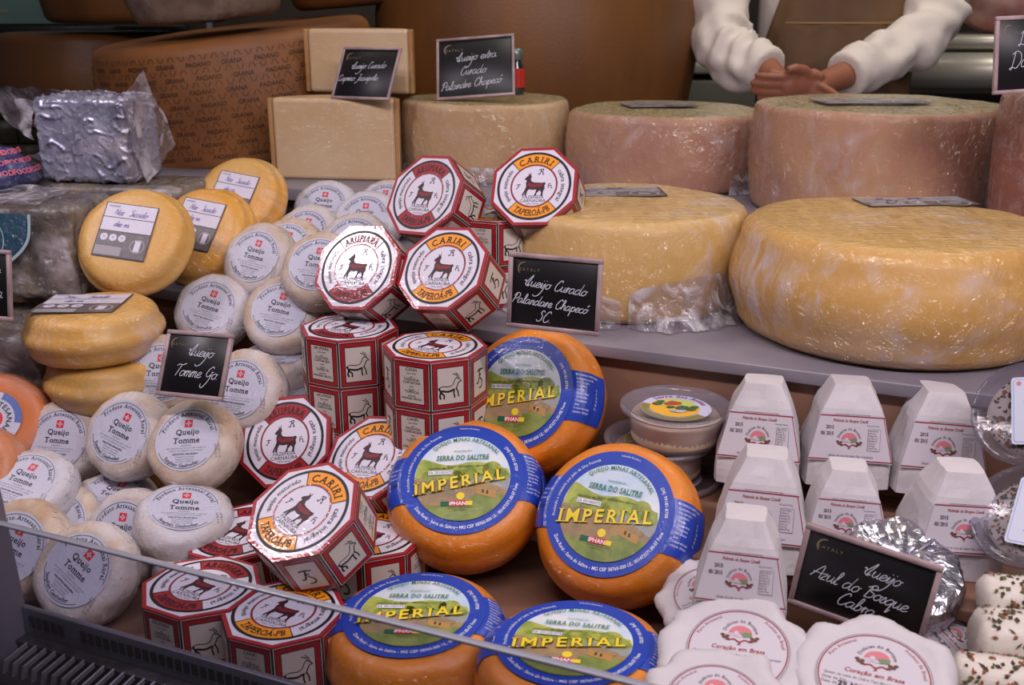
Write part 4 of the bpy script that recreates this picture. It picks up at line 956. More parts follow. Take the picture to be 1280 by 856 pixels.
    b.text('Produzido e embalado por João da Silva Fazenda', I_WHT, .0031, z=2 * e, arc=(.0570, 155, 1), wide=.9, T=D)
    b.text('(34) 99181-8700', I_WHT, .0033, z=2 * e, arc=(.0570, 22, 1), bold=.012, T=D)
    b.text('Indústria Brasileira', I_WHT, .0020, z=2 * e, arc=(.0610, 84, 1), T=D)
    for sg in (1, -1):
        T = on_wheel(sg); x0, x1, hw_ = .050, (.112 if sg == 1 else .096), .0285; n = 16; vs = []
        for i in range(n + 1):
            x = x0 + (x1 - x0) * i / n
            for j in range(9): vs.append(T(x, -hw_ + 2 * hw_ * j / 8, 0 if i else -.0012))
        b.add(vs, [((i) * 9 + j, (i + 1) * 9 + j, (i + 1) * 9 + j + 1, i * 9 + j + 1) for i in range(n) for j in range(8)], I_BLU)
        q = (lambda x, y, z, T=T: T(.071 + y, -x, z + .0004)) if False else None
        L2 = I_WHT if sg == 1 else I_WHT
        def TT(x, y, z, T=T, sg=sg): return T(x, y, z + .0003) if sg == 1 else T(-x, -y, z + .0003)
        if sg == 1:
            b.text('INFORMAÇÃO NUTRICIONAL', I_WHT, .0024, .070, .023, 0, 'L', wide=.6, T=TT); 
            for k, s_ in enumerate(('Quantidade por porção', 'Valor energético', 'Carboidratos', 'Proteínas', 'Gorduras totais', 'Gordura trans', 'Fibra alimentar', 'Sódio', '% valores diários de', 'referência 2000 kcal')):
                b.text(s_, I_WHT, .0023, .070, .0185 - k * .0042, 0, 'L', wide=.62, T=TT)
                if 1 < k < 8: b.text('%dg' % (k * 3), I_WHT, .0023, .094, .0185 - k * .0042, 0, 'L', wide=.7, T=TT)
        else:
            b.rect(-.0745, -.006, .012, .0085, I_WHT, 0, TT); b.text('OVR', T_BLK, .004, -.0745, -.008, .0003, T=TT)
            for k, s_ in enumerate(('Peso líquido', 'Validade', 'Conservar')): b.text(s_, I_WHT, .0024, -.080, .012 - k * .005, 0, 'L', wide=.7, T=TT)
    return b.mesh('blue_label')
ILM = imperial_label(); irm = None
def imperial(label, mat, k):
    t = thing('blue_labelled_cheese', label, 'cheese wheel', 'orange wheels with blue labels', mat)
    off = Vector((k * 3, k, 0)); b = MB()
    def disp(p):
        r = math.hypot(p.x, p.y)
        if p.z < .001 or (r < .066): return p
        d = .0016 * noise.noise(p * 18 + off) + .0007 * noise.noise(p * 60 + off); q = Vector((p.x, p.y, 0)).normalized(); return p + q * min(d, .0009)
    b.lathe(IPROF, IRIND, 80, disp=disp); b.build('rind', t)
    o = bpy.data.objects.new('blue_label', ILM); COL.objects.link(o); o.parent = t; return t
imperial('orange blue labelled wheel farthest back, against the shelf riser', facing(650, 491, 1.18, -.44, .26, -2, IH), 1)
imperial('orange blue labelled wheel at the centre, touching the orange octagonal box', facing(578, 598, 1.11, -.12, .50, 2, IH), 2)
imperial('largest looking orange blue labelled wheel, rolled clockwise, right of centre', facing(762, 641, 1.045, -.26, .34, -11, IH), 3)
imperial('orange blue labelled wheel at the bottom, left one of the front two', facing(518, 767, .965, -.08, .82, -4, IH), 4)
imperial('orange blue labelled wheel at the bottom, right one of the front two', facing(716, 803, .895, -.02, .84, -8, IH), 5)
# one more layer they rest on, hidden but for its dark edges
for (x, y, k, lab) in ((.02, 1.00, 6, 'orange wheel in the dark hollow under the back two'), (-.018 + .2, .93, 7, 'orange wheel in the dark hollow under the large rolled one')): pass

# ------------------------------------------------------------------ clear tubs
TUBM = clear_mat('clear_tub_plastic', (232, 228, 234), .15, .16, .15, 40, hazecol=(220, 212, 222)); TUBM2 = clear_mat('clear_tub_plastic_dark', (226, 224, 230), .12, .07, .15, 40, hazecol=(200, 196, 206))
def tub(parent, R, H, m, rim=.007):
    b = MB(); b.lathe([(0, 0), (R * .84, 0), (R * .86, .002), (R * .94, H * .8), (R * .95, H * .82), (R + rim * .3, H * .84), (R + rim, H * .9), (R + rim * .8, H), (R + rim * .2, H), (R * .96, H * .93), (R * .93, H * .86), (0, H * .86)], m, 64); return b.build('tub', parent)
DICHEE = M('soft_white_cheese', (226, 208, 180), rough=.5, bump=.3, bscale=50, sss=.1)
OLB = M('tub_label_olive', (138, 126, 66), rough=.45); LAV = M('tub_label_lilac', (206, 200, 226), rough=.4); PUR = M('tub_label_purple', (122, 70, 140), rough=.5); TYE = M('tub_label_yellow', (232, 176, 56), rough=.45); TGR = M('tub_label_green', (84, 116, 72), rough=.45, col2=(60, 84, 60), cscale=90); TLG = M('tub_label_light_green', (186, 200, 110), rough=.45); TRD = M('tub_label_roof', (176, 74, 58), rough=.5)
def tub_label():
    b = MB(); e = .0003; R = .039
    b.disc(0, 0, R, LAV, e, 56); b.ring(.0285, .0385, OLB, 2 * e, 150, 310, 40); b.disc(-.002, -.001, .0275, TYE, 3 * e, 44)
    b.poly([(-.024, .010), (-.01, .022), (.008, .025), (.022, .014), (.025, -.002), (.010, .002), (0, .008), (-.012, .005)], TLG, 4 * e)
    b.poly([(-.012, .012), (0, .019), (.010, .012), (.008, .006), (-.010, .007)], TRD, 5 * e)
    for (x, y, r) in ((-.018, .012, .006), (-.013, .018, .005), (.006, -.004, .008), (.014, -.009, .007), (.020, -.004, .005), (-.006, .0, .005)): b.disc(x, y, r, TGR, 6 * e, 9, ry=r * .7)
    b.disc(.001, -.014, .008, T_WHT, 6 * e, 10, ry=.004); b.disc(-.006, -.011, .004, T_WHT, 6 * e, 8)
    b.text('Serra das Antas', PUR, .0062, z=4 * e, arc=(.0305, 62, 1), bold=.015, track=.05)
    b.text('QUEIJO TIPO BOURSIN', T_WHT, .0038, z=4 * e, arc=(.0330, 232, -1), bold=.02); b.text('INDÚSTRIA BRASILEIRA', T_WHT, .0022, z=4 * e, arc=(.0368, 232, -1))
    return b.mesh('tub_label')
TBL = tub_label()
def cheese_tub(label, mat):
    t = thing('cheese_tub', label, 'tub', 'clear tubs of soft cheese', mat); tub(t, .056, .043, TUBM)
    b = MB(); b.lathe([(0, .002), (.045, .002), (.049, .006), (.051, .026), (.048, .031), (0, .031)], DICHEE, 48, disp=lambda p: p + Vector((0, 0, .001 * noise.noise(p * 60)))); b.build('soft_cheese', t)
    o = bpy.data.objects.new('tub_label', TBL); COL.objects.link(o); o.parent = t; o.location = (0, 0, .0375); return t
tb0 = upright(843, 1.135, 0, 0); tb0.translation.z = 0
for i, (dx, dy) in enumerate(((0, 0), (.0, .01), (-.012, .01), (.004, 0))):
    cheese_tub(['bottom tub of the stack, hidden in the dark', 'third tub down, mostly hidden', 'second tub from the top of the stack right of the wheels', 'topmost clear tub with a round landscape label'][i], Matrix.Translation((.178 + dx, 1.076 + dy, DECK + .006 + i * .0435)) @ Euler((0, 0, R_(0 if i < 3 else 6))).to_matrix().to_4x4())

# ------------------------------------------------------------------ white paper pyramids
def berry_logo(b, s, cx, cy, z, full=True, T=None):
    e = .0002; n = 20
    b.poly([(cx + s * math.cos(math.pi * i / n), cy + s * .9 * math.sin(math.pi * i / n)) for i in range(n + 1)], P_PNK, z, T)
    b.poly([(cx - s * .98, cy), (cx + s * .98, cy), (cx + s * .6, cy - s * .3), (cx - s * .6, cy - s * .3)], P_LBL, z + e, T)
    b.poly([(cx, cy + .02 * s), (cx + s * .4, cy + s * .25), (cx + s * .9, cy + s * .2), (cx + s, cy - s * .2), (cx + s * .3, cy - s * .3)], P_GRN, z + 2 * e, T)
    b.disc(cx - s * .35, cy + s * .05, s * .22, P_LBL, z + 3 * e, 10, T=T)
    for sg in (-1, 1):
        for (x, y) in ((1.05, -.35), (1.3, -.5), (1.0, -.65), (1.45, -.25)): b.disc(cx + sg * x * s, cy + y * s, s * .2, P_BRN, z + 2 * e, 7, ry=s * .13, T=T)
    b.line([(cx - s * .9, cy - s * .75), (cx - s * .45, cy - s * .6), (cx, cy - s * .85), (cx + s * .45, cy - s * .6), (cx + s * .9, cy - s * .75)], s * .14, P_RED, z + e, T=T)
    b.line([(cx, cy - s * .85), (cx + s * .1, cy - s * 1.05), (cx - s * .1, cy - s * 1.1)], s * .12, P_RED, z + e, T=T)
    if full: b.text('Delícias do Bosque', P_BLK, s * .32, cx, cy, z + e, arc=(s * 1.25, 90, 1), T=T)
PB, PT, PH = .0445, .0195, .105
def pyr_half(s): return PB * (1 - .02 * s / .3) if s < .3 else (PB * .98 + (.0325 - PB * .98) * (s - .3) / .45 if s < .75 else .0325 + (PT - .0325) * (s - .75) / .25)
def pyr_mesh(seed):
    bm = bmesh.new(); n = 9; vs = {}; rnd = random.Random(seed); fs = []
    b = MB(); P = []; rows = 14; per = 4 * n
    for k in range(rows + 1):
        s = k / rows; h = pyr_half(s)
        for j in range(per):
            q = j / n; side = int(q) % 4; u = (q - int(q)) * 2 - 1; x, y = {0: (u, -1), 1: (1, u), 2: (-u, 1), 3: (-1, -u)}[side]
            r = math.hypot(x, y); rr = 1 - .06 * max(0, r - 1.2) / .2
            p = Vector((x * h * rr, y * h * rr, PH * s)); f = 1 if side != 0 else (.25 if .26 < s < .8 else 1)
            d = (noise.noise(p * 32 + Vector((seed * 5, 0, 0))) * .0022 + noise.noise(Vector((p.x * 90, p.y * 90, p.z * 25 + seed))) * .0014) * f
            pass
            P.append(p + Vector((p.x, p.y, 0)).normalized() * d)
    for k in range(rows):
        for j in range(per): fs.append((k * per + j, k * per + (j + 1) % per, (k + 1) * per + (j + 1) % per, (k + 1) * per + j))
    P.append(Vector((0, 0, 0))); c0 = len(P) - 1; P.append(Vector((.001, 0, PH + .0015))); c1 = len(P) - 1
    for j in range(per): fs.append((c0, (j + 1) % per, j)); fs.append((c1, rows * per + j, rows * per + (j + 1) % per))
    b.add(P, fs, P_WHT, True); return b.mesh('paper_wrapped_body')
def pyr_label():
    b = MB(); s0, s1 = .28, .745
    half_ = pyr_half; slope = math.atan2((PB - .0325), PH * .45)
    def T(x, y, z):     # y in 0..1 along the height of the label
        s = s0 + (s1 - s0) * y; off = .0022 + z; return (x, -half_(s) - off * math.cos(slope), PH * s + off * math.sin(slope))
    Hl = PH * (s1 - s0) * 1.0
    def TY(x, y, z): return T(x, (y + Hl / 2) / Hl, z)
    w0, w1 = half_(s0) * .97, half_(s1) * .97; e = .0002
    b.poly([(-w0, -Hl / 2), (w0, -Hl / 2), (w1, Hl / 2), (-w1, Hl / 2)], P_LBL, 0, TY)
    b.poly([(-w0, -Hl / 2 + .0010), (w0, -Hl / 2 + .0010), (w0 * .99, -Hl / 2 + .0022), (-w0 * .99, -Hl / 2 + .0022)], P_RED, e, TY); b.poly([(-w1 * 1.03, Hl / 2 - .003), (w1 * 1.03, Hl / 2 - .003), (w1 * 1.01, Hl / 2 - .0018), (-w1 * 1.01, Hl / 2 - .0018)], P_RED, e, TY)
    b.text('conteúdo 5 kg ingredientes leite de cabra fermento lácteo', P_BLK, .0013, 0, Hl / 2 - .0012, e, wide=.8, T=TY)
    b.text('Pirâmide do Bosque Condê', P_RED, .0030, -.002, Hl / 2 - .0085, e, wide=.72, shear=.25, bold=.015, T=TY)
    berry_logo(b, .0080, -.002, -.002, e, True, TY)
    b.text('2015', P_BLK, .0036, -.022, .0085, e, wide=.8, bold=.02, T=TY); b.text('05/ 2015', P_BLK, .0036, -.0245, .002, e, wide=.7, bold=.02, T=TY)
    b.text('Queijo de Leite de Cabra Tipo Tradicional', P_BLK, .0021, .0, -Hl / 2 + .005, e, wide=.85, shear=.2, T=TY)
    b.rect(.0225, -.001, .0125, .022, P_BLK, e, TY); b.rect(.0225, -.001, .0119, .0214, P_LBL, 2 * e, TY)
    for i in range(8): b.text(('Valor 69 kcal', 'Carbo 0 g', 'Proteína 4 g', 'Gordura 5 g', 'Saturada 3 g', 'Trans 0 g', 'Fibra 0 g', 'Sódio 90 mg')[i], P_BLK, .0019, .0170, .0075 - i * .0025, 3 * e, 'L', wide=.62, T=TY)
    b.text('Peso líquido 0,150 kg', P_BLK, .0014, .021, .0128, e, wide=.7, T=TY)
    b.line([(w1 * .98, Hl / 2 - .003), (w0 * .98, -Hl / 2 + .001)], .0007, P_RED, e, False, TY)
    return b.mesh('printed_label')
PYM = [pyr_mesh(k) for k in range(3)]
for q_ in PYM: q_.polygons.foreach_set('use_smooth', [False] * len(q_.polygons)); PYL = pyr_label()
def pyramid(label, px, depth, z, k, tilt=(0, 0), rz=0, sc=1.0):
    t = thing('paper_wrapped_pyramid', label, 'cheese', 'white paper wrapped pyramid cheeses', upright(px, depth, z) @ Euler((R_(tilt[0]), R_(tilt[1]), R_(rz))).to_matrix().to_4x4()); t.scale = (sc,) * 3
    for nm, me in (('paper_wrapped_body', PYM[k]), ('printed_label', PYL)): o = bpy.data.objects.new(nm, me); COL.objects.link(o); o.parent = t
    return t
PYR = [
 ('white paper pyramid in the back row, leftmost, beside the clear tub', 946, 1.135, 1.0655, 0, (-4, 0), -14),
 ('white paper pyramid in the back row, middle of three under the biggest wheel', 1052, 1.135, 1.0655, 1, (-2, 0), -10),
 ('white paper pyramid in the back row, rightmost, next to the speckled tub', 1160, 1.115, 1.0655, 2, (-2, 2), -8),
 ('white paper pyramid in the second row, leftmost, between two others of the left column', 948, 1.03, 1.0355, 1, (-3, 0), -14),
 ('white paper pyramid in the second row, behind the large sign', 1050, 1.03, 1.0355, 2, (-2, 0), -12, 0.88),
 ('white paper pyramid in the second row, rightmost, behind the silver foil cheese', 1180, 1.015, 1.0355, 0, (-1, 2), -4, 0.95),
 ('nearest white paper pyramid, lowest of the left column, beside the large sign', 924, 0.93, 1.0355, 2, (-3, 0), -14, 0.9),
]
for a in PYR: pyramid(*a)

# round cheeses in pleated white paper
def paper_round(label, mat, R, H, seed, full=True):
    t = thing('paper_wrapped_round', label, 'cheese', 'round cheeses in pleated white paper', mat); off = Vector((seed * 4, 0, 0))
    def disp(p):
        r = math.hypot(p.x, p.y); a = math.atan2(p.y, p.x)
        if r < 1e-6: return p
        k = max(0, min(1, (r - R * .70) / (R * .3))) if p.z > H * .5 else .5
        pl = .004 + .009 * noise.noise(Vector((math.cos(a) * 2.4 + seed, math.sin(a) * 2.4, p.z * 10))) + .0030 * noise.noise(p * 45 + off) - .0016 * abs(noise.noise(Vector((math.cos(a) * 9, math.sin(a) * 9, seed + p.z * 9))))
        return p + Vector((p.x, p.y, 0)).normalized() * pl * k + Vector((0, 0, (pl - .001) * k * .9))
    prof = [(0, 0), (R * .8, 0), (R * .95, .004), (R, H * .3), (R, H * .7), (R * .98, H * .85), (R * .92, H * .97), (R * .85, H * 1.03), (R * .78, H * 1.02), (R * .73, H), (R * .5, H), (0, H)]
    b = MB(); b.lathe(prof, P_WHT, 110, disp=disp); b.build('paper_wrap', t)
    b = MB(); z = H + .0008; e = .0002; r = R * .70
    b.disc(0, 0, r, P_LBL, z, 60); b.ring(r * .93, r * .955, P_RED, z + e, n=60); b.ring(r * .975, r * .985, P_BLK, z + e, n=60)
    berry_logo(b, r * .23, 0, r * .38, z + e)
    b.text('Coração em Brasa', P_RED, r * .095, 0, -r * .02, z + e, bold=.02, shear=.2); b.text('Queijo de Leite de Cabra Tipo Boursin Condimentado', P_BLK, r * .055, 0, -r * .15, z + e, wide=.95)
    b.text('Data de Fab.', P_BLK, r * .06, -r * .85, -r * .26, z + e, 'L'); b.text('Data de Val.', P_BLK, r * .06, -r * .85, -r * .36, z + e, 'L'); b.rect(-r * .12, -r * .33, r * .75, r * .17, P_BLK, z + e); b.rect(-r * .12, -r * .33, r * .73, r * .15, P_LBL, z + 2 * e)
    b.text('29 MAI. 2015', M('date_stamp_ink', (46, 40, 48), rough=.5), r * .11, -r * .12, -r * .38, z + 3 * e, bold=.03)
    b.text('Puro Artesanal', P_RED, r * .07, z=z + e, arc=(r * .83, 140, 1)); b.text('Produto do Brasil', P_RED, r * .07, z=z + e, arc=(r * .83, 35, 1))
    b.text('conservar refrigerado de 0 a 10 graus', P_BLK, r * .05, 0, -r * .55, z + e)
    b.build('round_label', t); return t
paper_round('round cheese in pleated white paper, fully labelled, below the nearest pyramid', facing(922, 813, .845, -.05, .62, -6, .035), .060, .035, 1)
paper_round('round cheese in pleated white paper at the bottom edge under the large sign', facing(1092, 846, .80, .02, .66, -10, .035), .062, .035, 2)
paper_round('round cheese in pleated white paper cut off by the bottom edge, leftmost', facing(893, 878, .765, .0, .66, -4, .03), .052, .03, 3)
paper_round('small round paper wrapped cheese between the large sign and the speckled rolls', facing(1186, 798, .93, .30, .55, -55, .028), .036, .028, 4)
paper_round('round paper wrapped cheese mostly hidden behind the nearest pyramid', facing(880, 742, .99, -.1, .55, 30, .03), .042, .03, 5)

# silver foil cheese behind the large sign
t = thing('foil_wrapped_cheese', 'crumpled silver foil cheese behind the large sign', 'cheese', mat=facing(1135, 702, .945, .35, .60, 0, .045))
b = MB()
def fd(p):
    q = noise.noise_vector(p * 60) * .0035 + noise.noise_vector(p * 150) * .0022; return p + q
b.lathe(wheel_prof(.056, .045, .012, .002, 6), FOIL, 90, disp=fd); o = b.build('foil_wrap', t)
for p in o.data.polygons: p.use_smooth = False
sheet(t, [(.03, -.06, .0), (.07, -.03, .0), (.085, -.06, .02), (.04, -.09, .015)], 12, 10, .006, 31)

# speckled herb cheeses at the right edge
HERB = M('herb_fleck_dark', (72, 58, 38), rough=.8); HERB2 = M('herb_fleck_green', (98, 96, 52), rough=.8); HERB3 = M('herb_fleck_rust', (150, 84, 52), rough=.8)
CURD = M('fresh_white_curd', (214, 204, 192), rough=.45, sss=.12, bump=.2, bscale=60, coat=.5, film=.4)
def flecks(pos_fn, n, seed):
    b = MB(); rnd = random.Random(seed)
    for i in range(n):
        p, nn = pos_fn(rnd); m = rnd.choice((HERB, HERB, HERB2, HERB3)); x = nn.orthogonal().normalized(); x.rotate(Matrix.Rotation(rnd.random() * 6.3, 3, nn)); y = nn.cross(x)
        a, c = rnd.uniform(.0014, .0048), rnd.uniform(.0009, .0026); p = p + nn * .0006
        b.add([p + x * a, p + y * c, p - x * a * .8, p - y * c, p + nn * .0011], [(0, 1, 4), (1, 2, 4), (2, 3, 4), (3, 0, 4)], m)
    return b
SKY2 = M('right_label_blue', (60, 140, 206), rough=.45); MAG = M('right_label_magenta', (206, 70, 150), rough=.45); LGN = M('right_label_green', (104, 176, 92), rough=.45); LBL2 = M('right_label_white', (206, 210, 226), rough=.4, coat=.5)
LNB = M('right_label_line_blue', (96, 146, 206), rough=.5)
def right_label():
    b = MB(); e = .0002; w_, h_ = .078, .084
    def rr(w, h, r): 
        P = []
        for (cx, cy, a0) in ((w / 2 - r, h / 2 - r, 0), (-w / 2 + r, h / 2 - r, 90), (-w / 2 + r, -h / 2 + r, 180), (w / 2 - r, -h / 2 + r, 270)):
            for i in range(5): a = R_(a0 + i * 22.5); P.append((cx + r * math.cos(a), cy + r * math.sin(a)))
        return P
    b.poly(rr(w_, h_, .004), LBL2, 0); b.poly(rr(w_ - .005, h_ - .005, .004), LNB, e); b.poly(rr(w_ - .0062, h_ - .0062, .0036), LBL2, 2 * e)
    c = (.004, .004); b.disc(c[0], c[1], .0245, SKY2, 3 * e, 40)
    n = 24; b.poly([(c[0] + .0245 * math.cos(R_(175 + 190 * i / n)), c[1] + .0245 * math.sin(R_(175 + 190 * i / n))) for i in range(n + 1)], MAG, 4 * e)
    b.poly([(c[0] - .0243, c[1] + .001), (c[0] - .014, c[1] + .005), (c[0], c[1] + .003), (c[0] + .014, c[1] + .006), (c[0] + .0243, c[1] + .001), (c[0] + .018, c[1] - .004), (c[0] - .01, c[1] - .006)], LGN, 5 * e)
    b.text('TIPO PORÇÃO', LBL2, .0058, c[0], c[1], 6 * e, arc=(.0215, 262, -1), bold=.03)
    b.text('QUEIJO DE LEITE DE CABRA', LNB, .0028, c[0], c[1], 4 * e, arc=(.0265, 110, 1), track=.05)
    b.text('PALMEIRA', LGN, .0056, .002, .0325, 3 * e, bold=.03, shear=.15); b.disc(-.030, .034, .003, P_PNK, 3 * e, 8)
    for i, s_ in enumerate(('APÓS ABERTO CONSUMIR', 'EM ATÉ 10 DIAS', 'PESO LÍQUIDO 150 g')): b.text(s_, LNB, .0030, .004, -.0255 - i * .0038, 3 * e, bold=.02)
    b.text('www', LNB, .0030, .004, -.0372, 3 * e, bold=.02)
    return b.mesh('square_label')
RLM = right_label()
def herb_tub(label, mat, seed):
    t = thing('speckled_cheese_tub', label, 'tub', 'clear tubs of speckled cheese', mat); t.scale = (.77,) * 3; tub(t, .058, .036, TUBM2, .008)
    b = MB(); b.lathe([(0, .003), (.044, .003), (.049, .007), (.049, .022), (.044, .027), (0, .028)], CURD, 48, disp=lambda p: p + Vector((0, 0, .0012 * noise.noise(p * 50)))); ch = b.build('speckled_cheese', t)
    def pf(r):
        a = r.random() * 6.28; q = .047 * math.sqrt(r.random()); return Vector((q * math.cos(a), q * math.sin(a), .0278 if q < .042 else .026)), Vector((0, 0, 1))
    f = flecks(pf, 260, seed).build('herb_flecks', ch); f['kind'] = 'stuff'
    o = bpy.data.objects.new('square_label', RLM); COL.objects.link(o); o.parent = t; o.location = (.022, .004, .0368); return t
herb_tub('speckled cheese tub standing on edge under the biggest wheel at the right edge', facing(1283, 517, .98, -.22, .2, 3, .028), 1)
herb_tub('lower speckled cheese tub at the right edge, tilted, in front of the other', facing(1284, 643, .935, -.22, .38, -8, .028), 2)
def herb_roll(label, mat, L_, r, seed, lab=False):
    t = thing('speckled_cheese_roll', label, 'cheese', 'speckled cheese rolls', mat); b = MB()
    prof = [(0, -L_ / 2), (r * .7, -L_ / 2), (r * .95, -L_ / 2 + .005), (r, -L_ / 2 + .014), (r, L_ / 2 - .014), (r * .95, L_ / 2 - .005), (r * .7, L_ / 2), (0, L_ / 2)]
    RX = Matrix.Rotation(R_(90), 3, 'Y'); b.lathe(prof, CURD, 36, disp=lambda p: RX @ (p * (1 + .04 * noise.noise(p * 40 + Vector((seed, 0, 0)))))); c = b.build('curd_roll', t); c.location.z = 0
    def pf(q):
        a = q.random() * 6.28; x = q.uniform(-L_ / 2 + .006, L_ / 2 - .006); nn = Vector((0, math.cos(a), math.sin(a))); return Vector((x, 0, 0)) + nn * r * 1.01, nn
    f = flecks(pf, 330, seed).build('herb_flecks', c); f['kind'] = 'stuff'
    if lab:
        b = MB(); T = lambda x, y, z: (x, -(r + .0018 + z) * math.cos(y / r), (r + .0018 + z) * math.sin(y / r))
        for k in range(10): b.rect(.012, -.014 + k * .004 + .002, .05, .004, LBL2, 0, T)
        b.ring(.010, .020, MAG, .0003, 180, 330, 20, (.010, .008), T); b.text('APÓS ABERTO', LNB, .003, .01, -.008, .0003, T=T); b.line([(-.012, -.012), (-.012, .024)], .0008, LNB, .0003, False, T)
        b.build('wrapped_label', t)
    return t
herb_roll('upper speckled white roll at the right edge', eul(point(1290, 752, .90), (0, 0, -8)), .085, .022, 3, True)
herb_roll('middle speckled white roll at the right edge, directly below the upper one', eul(point(1286, 802, .875), (0, 0, -6)), .09, .027, 4)
herb_roll('lowest speckled white roll cut off by the bottom right corner', eul(point(1264, 856, .84), (0, 0, -14)), .09, .022, 5)
#PART4

# ------------------------------------------------------------------ the shop assistant
SKIN = M('warm_brown_skin', (150, 94, 68), rough=.5, sss=.1); COATM = M('white_cotton_sleeves', (222, 212, 202), rough=.75, bump=.15, bscale=60)
APR = M('tan_apron', (112, 84, 54), rough=.7, col2=(98, 72, 48), cscale=8, bump=.1, bscale=120); HAIR = M('dark_hair', (30, 22, 18), rough=.5); SEAM = M('apron_seam', (146, 112, 74), rough=.7)
PX, PY = .785, 2.62
who = thing('person', 'person in white sleeves and tan apron standing with hands clasped behind the wheels', 'person', mat=Matrix.Translation((PX, PY, FLOOR_Z)))
W0 = Vector((PX, PY, FLOOR_Z)); L = lambda px, py, d: point(px, py, d) - W0
def lerp_path(P, R, n):
    out = []; rr = []
    for i in range(len(P) - 1):
        p0 = P[max(i - 1, 0)]; p1, p2 = P[i], P[i + 1]; p3 = P[min(i + 2, len(P) - 1)]
        for k in range(n):
            t = k / n; out.append(.5 * (2 * p1 + (p2 - p0) * t + (2 * p0 - 5 * p1 + 4 * p2 - p3) * t * t + (3 * p1 - p0 - 3 * p2 + p3) * t ** 3)); rr.append(R[i] + (R[i + 1] - R[i]) * t)
    out.append(P[-1]); rr.append(R[-1]); return out, rr
def folds(q, p, i):
    v = q - p; a = q * 1.0
    f = .016 * math.sin(i * 1.7 + 5 * noise.noise(q * 6)) * (.5 + noise.noise(q * 9)) + .016 * noise.noise(q * 24)
    return p + v * (1 + f / max(v.length, .01))
shL, elL, cuL, wrL = L(912, -190, 2.58), L(903, 58, 2.40), L(957, 86, 2.30), L(975, 103, 2.24)
shR, elR, cuR, wrR = L(1168, -190, 2.58), L(1163, 30, 2.40), L(1060, 92, 2.27), L(1022, 107, 2.22)
b = MB()
for sh, el, cu in ((shL, elL, cuL), (shR, elR, cuR)):
    P, R = lerp_path([sh, (sh + el) / 2 + Vector((0, .0, 0)), el, cu], [.078, .074, .066, .047], 12); b.tube(P, R, COATM, 28, True, folds)
    b.tube([cu - (cu - el).normalized() * .02, cu, cu + (cu - el).normalized() * .012], [.05, .053, .05], COATM, 24, True)
P, R = lerp_path([Vector((0, .03, .72)), Vector((0, .02, .95)), Vector((0, .03, 1.15)), Vector((0, .02, 1.36)), Vector((0, .02, 1.43))], [.165, .15, .165, .17, .08], 8)
vs = len(b.v); b.tube(P, R, COATM, 32, True, lambda q, p, i: p + Vector(((q - p).x * 1.12, (q - p).y * .68, (q - p).z)))
b.tube([shL + Vector((.0, 0, -.02)), Vector((0, .02, 1.38)), shR + Vector((.0, 0, -.02))], [.07, .085, .07], COATM, 20)
jk = b.build('white_jacket', who)
md = jk.modifiers.new('join', 'REMESH'); md.mode = 'VOXEL'; md.voxel_size = .008; md.use_smooth_shade = True
md = jk.modifiers.new('soft', 'SMOOTH'); md.iterations = 2
b = MB()
b.tube([Vector((0, .02, 1.36)), Vector((0, .0, 1.47)), Vector((0, -.005, 1.53))], [.06, .052, .055], SKIN, 20)
b.lathe([(0, 1.47), (.035, 1.475), (.062, 1.51), (.074, 1.56), (.078, 1.61), (.07, 1.66), (.045, 1.695), (0, 1.705)], SKIN, 28, disp=lambda p: Vector((p.x, p.y * 1.2 - .01 - (.012 if p.z < 1.54 and p.y < 0 else 0), p.z)))
b.tube([(0, -.098, 1.60), (0, -.115, 1.565), (0, -.1, 1.555)], [.008, .014, .01], SKIN, 10)
for s in (-1, 1): b.tube([(s * .078, 0, 1.615), (s * .086, .004, 1.59), (s * .079, 0, 1.565)], [.008, .013, .008], SKIN, 10)
b.tube([(-.022, -.092, 1.528), (0, -.1, 1.530), (.022, -.092, 1.528)], [.004, .007, .004], SKIN, 8)
def hand(wr, pd, side, curl, base):
    """palm and five fingers: pd = direction of the fingers, side = towards the thumb"""
    pd = pd.normalized(); side = (side - pd * side.dot(pd)).normalized(); n = pd.cross(side)
    b.tube([wr - pd * .03, wr, wr + pd * .03, wr + pd * .07, wr + pd * .085], [.024, .022, .026, .028, .02], SKIN, 14, True, lambda q, p, i: q - n * (q - p).dot(n) * .42)
    for k, (o, l, r) in enumerate(((.026, .066, .0082), (.009, .074, .0086), (-.008, .070, .0084), (-.024, .056, .0074))):
        a = wr + pd * .078 + side * o; P = [a - pd * .02, a]; d = pd.copy()
        for j in range(3): d = (d + n * curl).normalized(); P.append(P[-1] + d * l * (.45, .32, .23)[j])
        b.tube(P, [r, r, r * .96, r * .9, r * .72], SKIN, 10)
    a = wr + pd * .02 + side * .024; b.tube([a - side * .012, a + side * .012 + pd * .018, a + side * .02 + pd * .042 - n * .004, a + side * .018 + pd * .062 - n * .006], [.012, .0125, .0105, .008], SKIN, 10)
for el, cu, wr in ((elL, cuL, wrL), (elR, cuR, wrR)):
    b.tube([(el * .4 + cu * .6), cu, wr], [.034, .031, .025], SKIN, 16)
for sh, el, cu in ((shL, elL, cuL), (shR, elR, cuR)):
    P, R = lerp_path([Vector((0, .01, 1.40)), sh + Vector((0, 0, -.02)), el, el * .4 + cu * .6], [.05, .045, .036, .034], 8); b.tube(P, R, SKIN, 14)
hand(wrL, Vector((.8, -.35, -.30)), Vector((0, -.3, 1)), .30, 0)
hand(wrR, Vector((-.92, -.25, -.06)), Vector((.0, -.25, 1)), .30, 1)
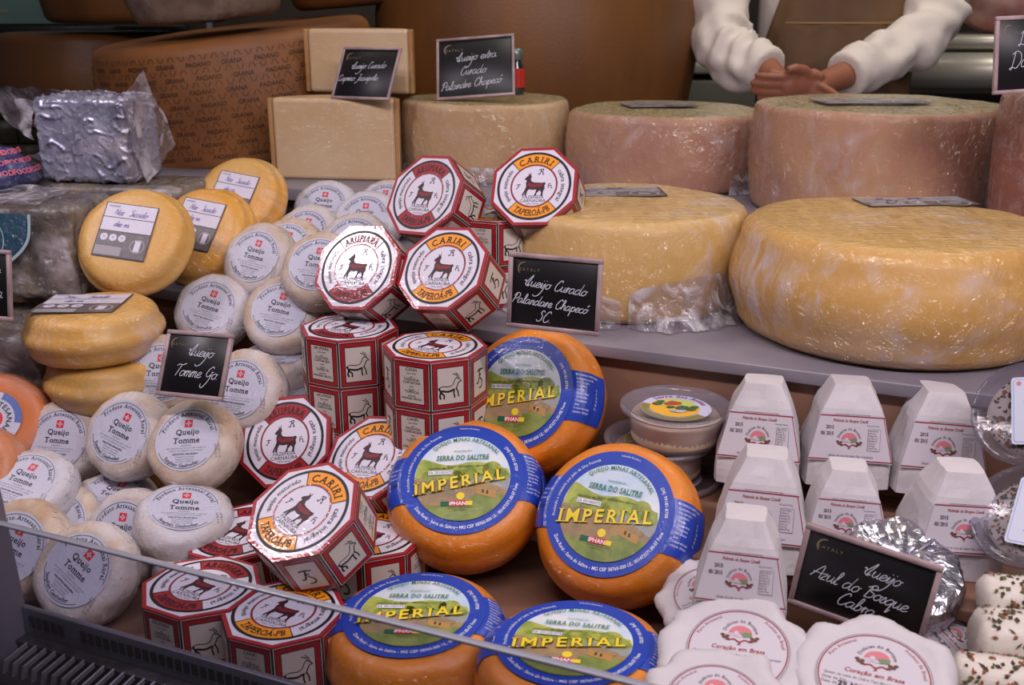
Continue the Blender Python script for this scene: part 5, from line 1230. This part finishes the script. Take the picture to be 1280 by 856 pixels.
bd = b.build('body', who); md = bd.modifiers.new('join', 'REMESH'); md.mode = 'VOXEL'; md.voxel_size = .0042; md.use_smooth_shade = True
b = MB(); b.lathe([(0, 1.718), (.05, 1.706), (.08, 1.665), (.088, 1.61), (.082, 1.58)], HAIR, 32, disp=lambda p: Vector((p.x, p.y * 1.2 + .012, p.z))); b.build('hair', who)
for s in (-1, 1):
    b = MB(); b.lathe([(0, -.009), (.007, -.006), (.009, 0), (.007, .006), (0, .009)], M('eye_dark', (26, 18, 14), rough=.2), 12); o = b.build('eye', who); o.location = (s * .028, -.086, 1.60)
for s in (-1, 1):
    P, R = lerp_path([Vector((s * .085, .03, .74)), Vector((s * .09, .02, .42)), Vector((s * .09, .04, .07))], [.085, .062, .045], 5)
    b = MB(); b.tube(P, R, M('dark_trousers', (40, 38, 44), rough=.8), 16); b.build('trouser_leg', who)
    b = MB(); b.bbox((s * .09, -.03, .035), (.09, .25, .07), M('black_shoe', (22, 20, 20), rough=.4), .02); b.build('shoe', who)
vs = []; fs = []; n, rows = 30, 26
for k in range(rows + 1):
    z = .55 + (1.34 - .55) * k / rows; hw2 = 1.25 if z < 1.12 else 1.25 - (z - 1.12) * 2.2
    for j in range(n + 1):
        a = -math.pi / 2 + hw2 * (j / n * 2 - 1); q = .004 * math.sin(j * .9 + z * 3) + .006 * noise.noise(Vector((a * 3, z * 5, 1)))
        vs.append(((.197 + q) * math.cos(a), (.128 + q) * math.sin(a) + .022, z))
for k in range(rows):
    for j in range(n): o = k * (n + 1) + j; fs.append((o, o + 1, o + n + 2, o + n + 1))
b = MB(); b.add(vs, fs, APR, True); ap = b.build('apron', who); md = ap.modifiers.new('thick', 'SOLIDIFY'); md.thickness = .004; md.offset = 1
b = MB(); zs = L(1040, 28, 2.45).z
vs = []
for j in range(25):
    a = -math.pi / 2 + .78 * (j / 24 * 2 - 1)
    for dz in (-.0022, .0022): vs.append((.208 * math.cos(a), .139 * math.sin(a) + .022, zs + dz))
b.add(vs, [(2 * i, 2 * i + 2, 2 * i + 3, 2 * i + 1) for i in range(24)], SEAM); b.build('pocket_seam', ap)
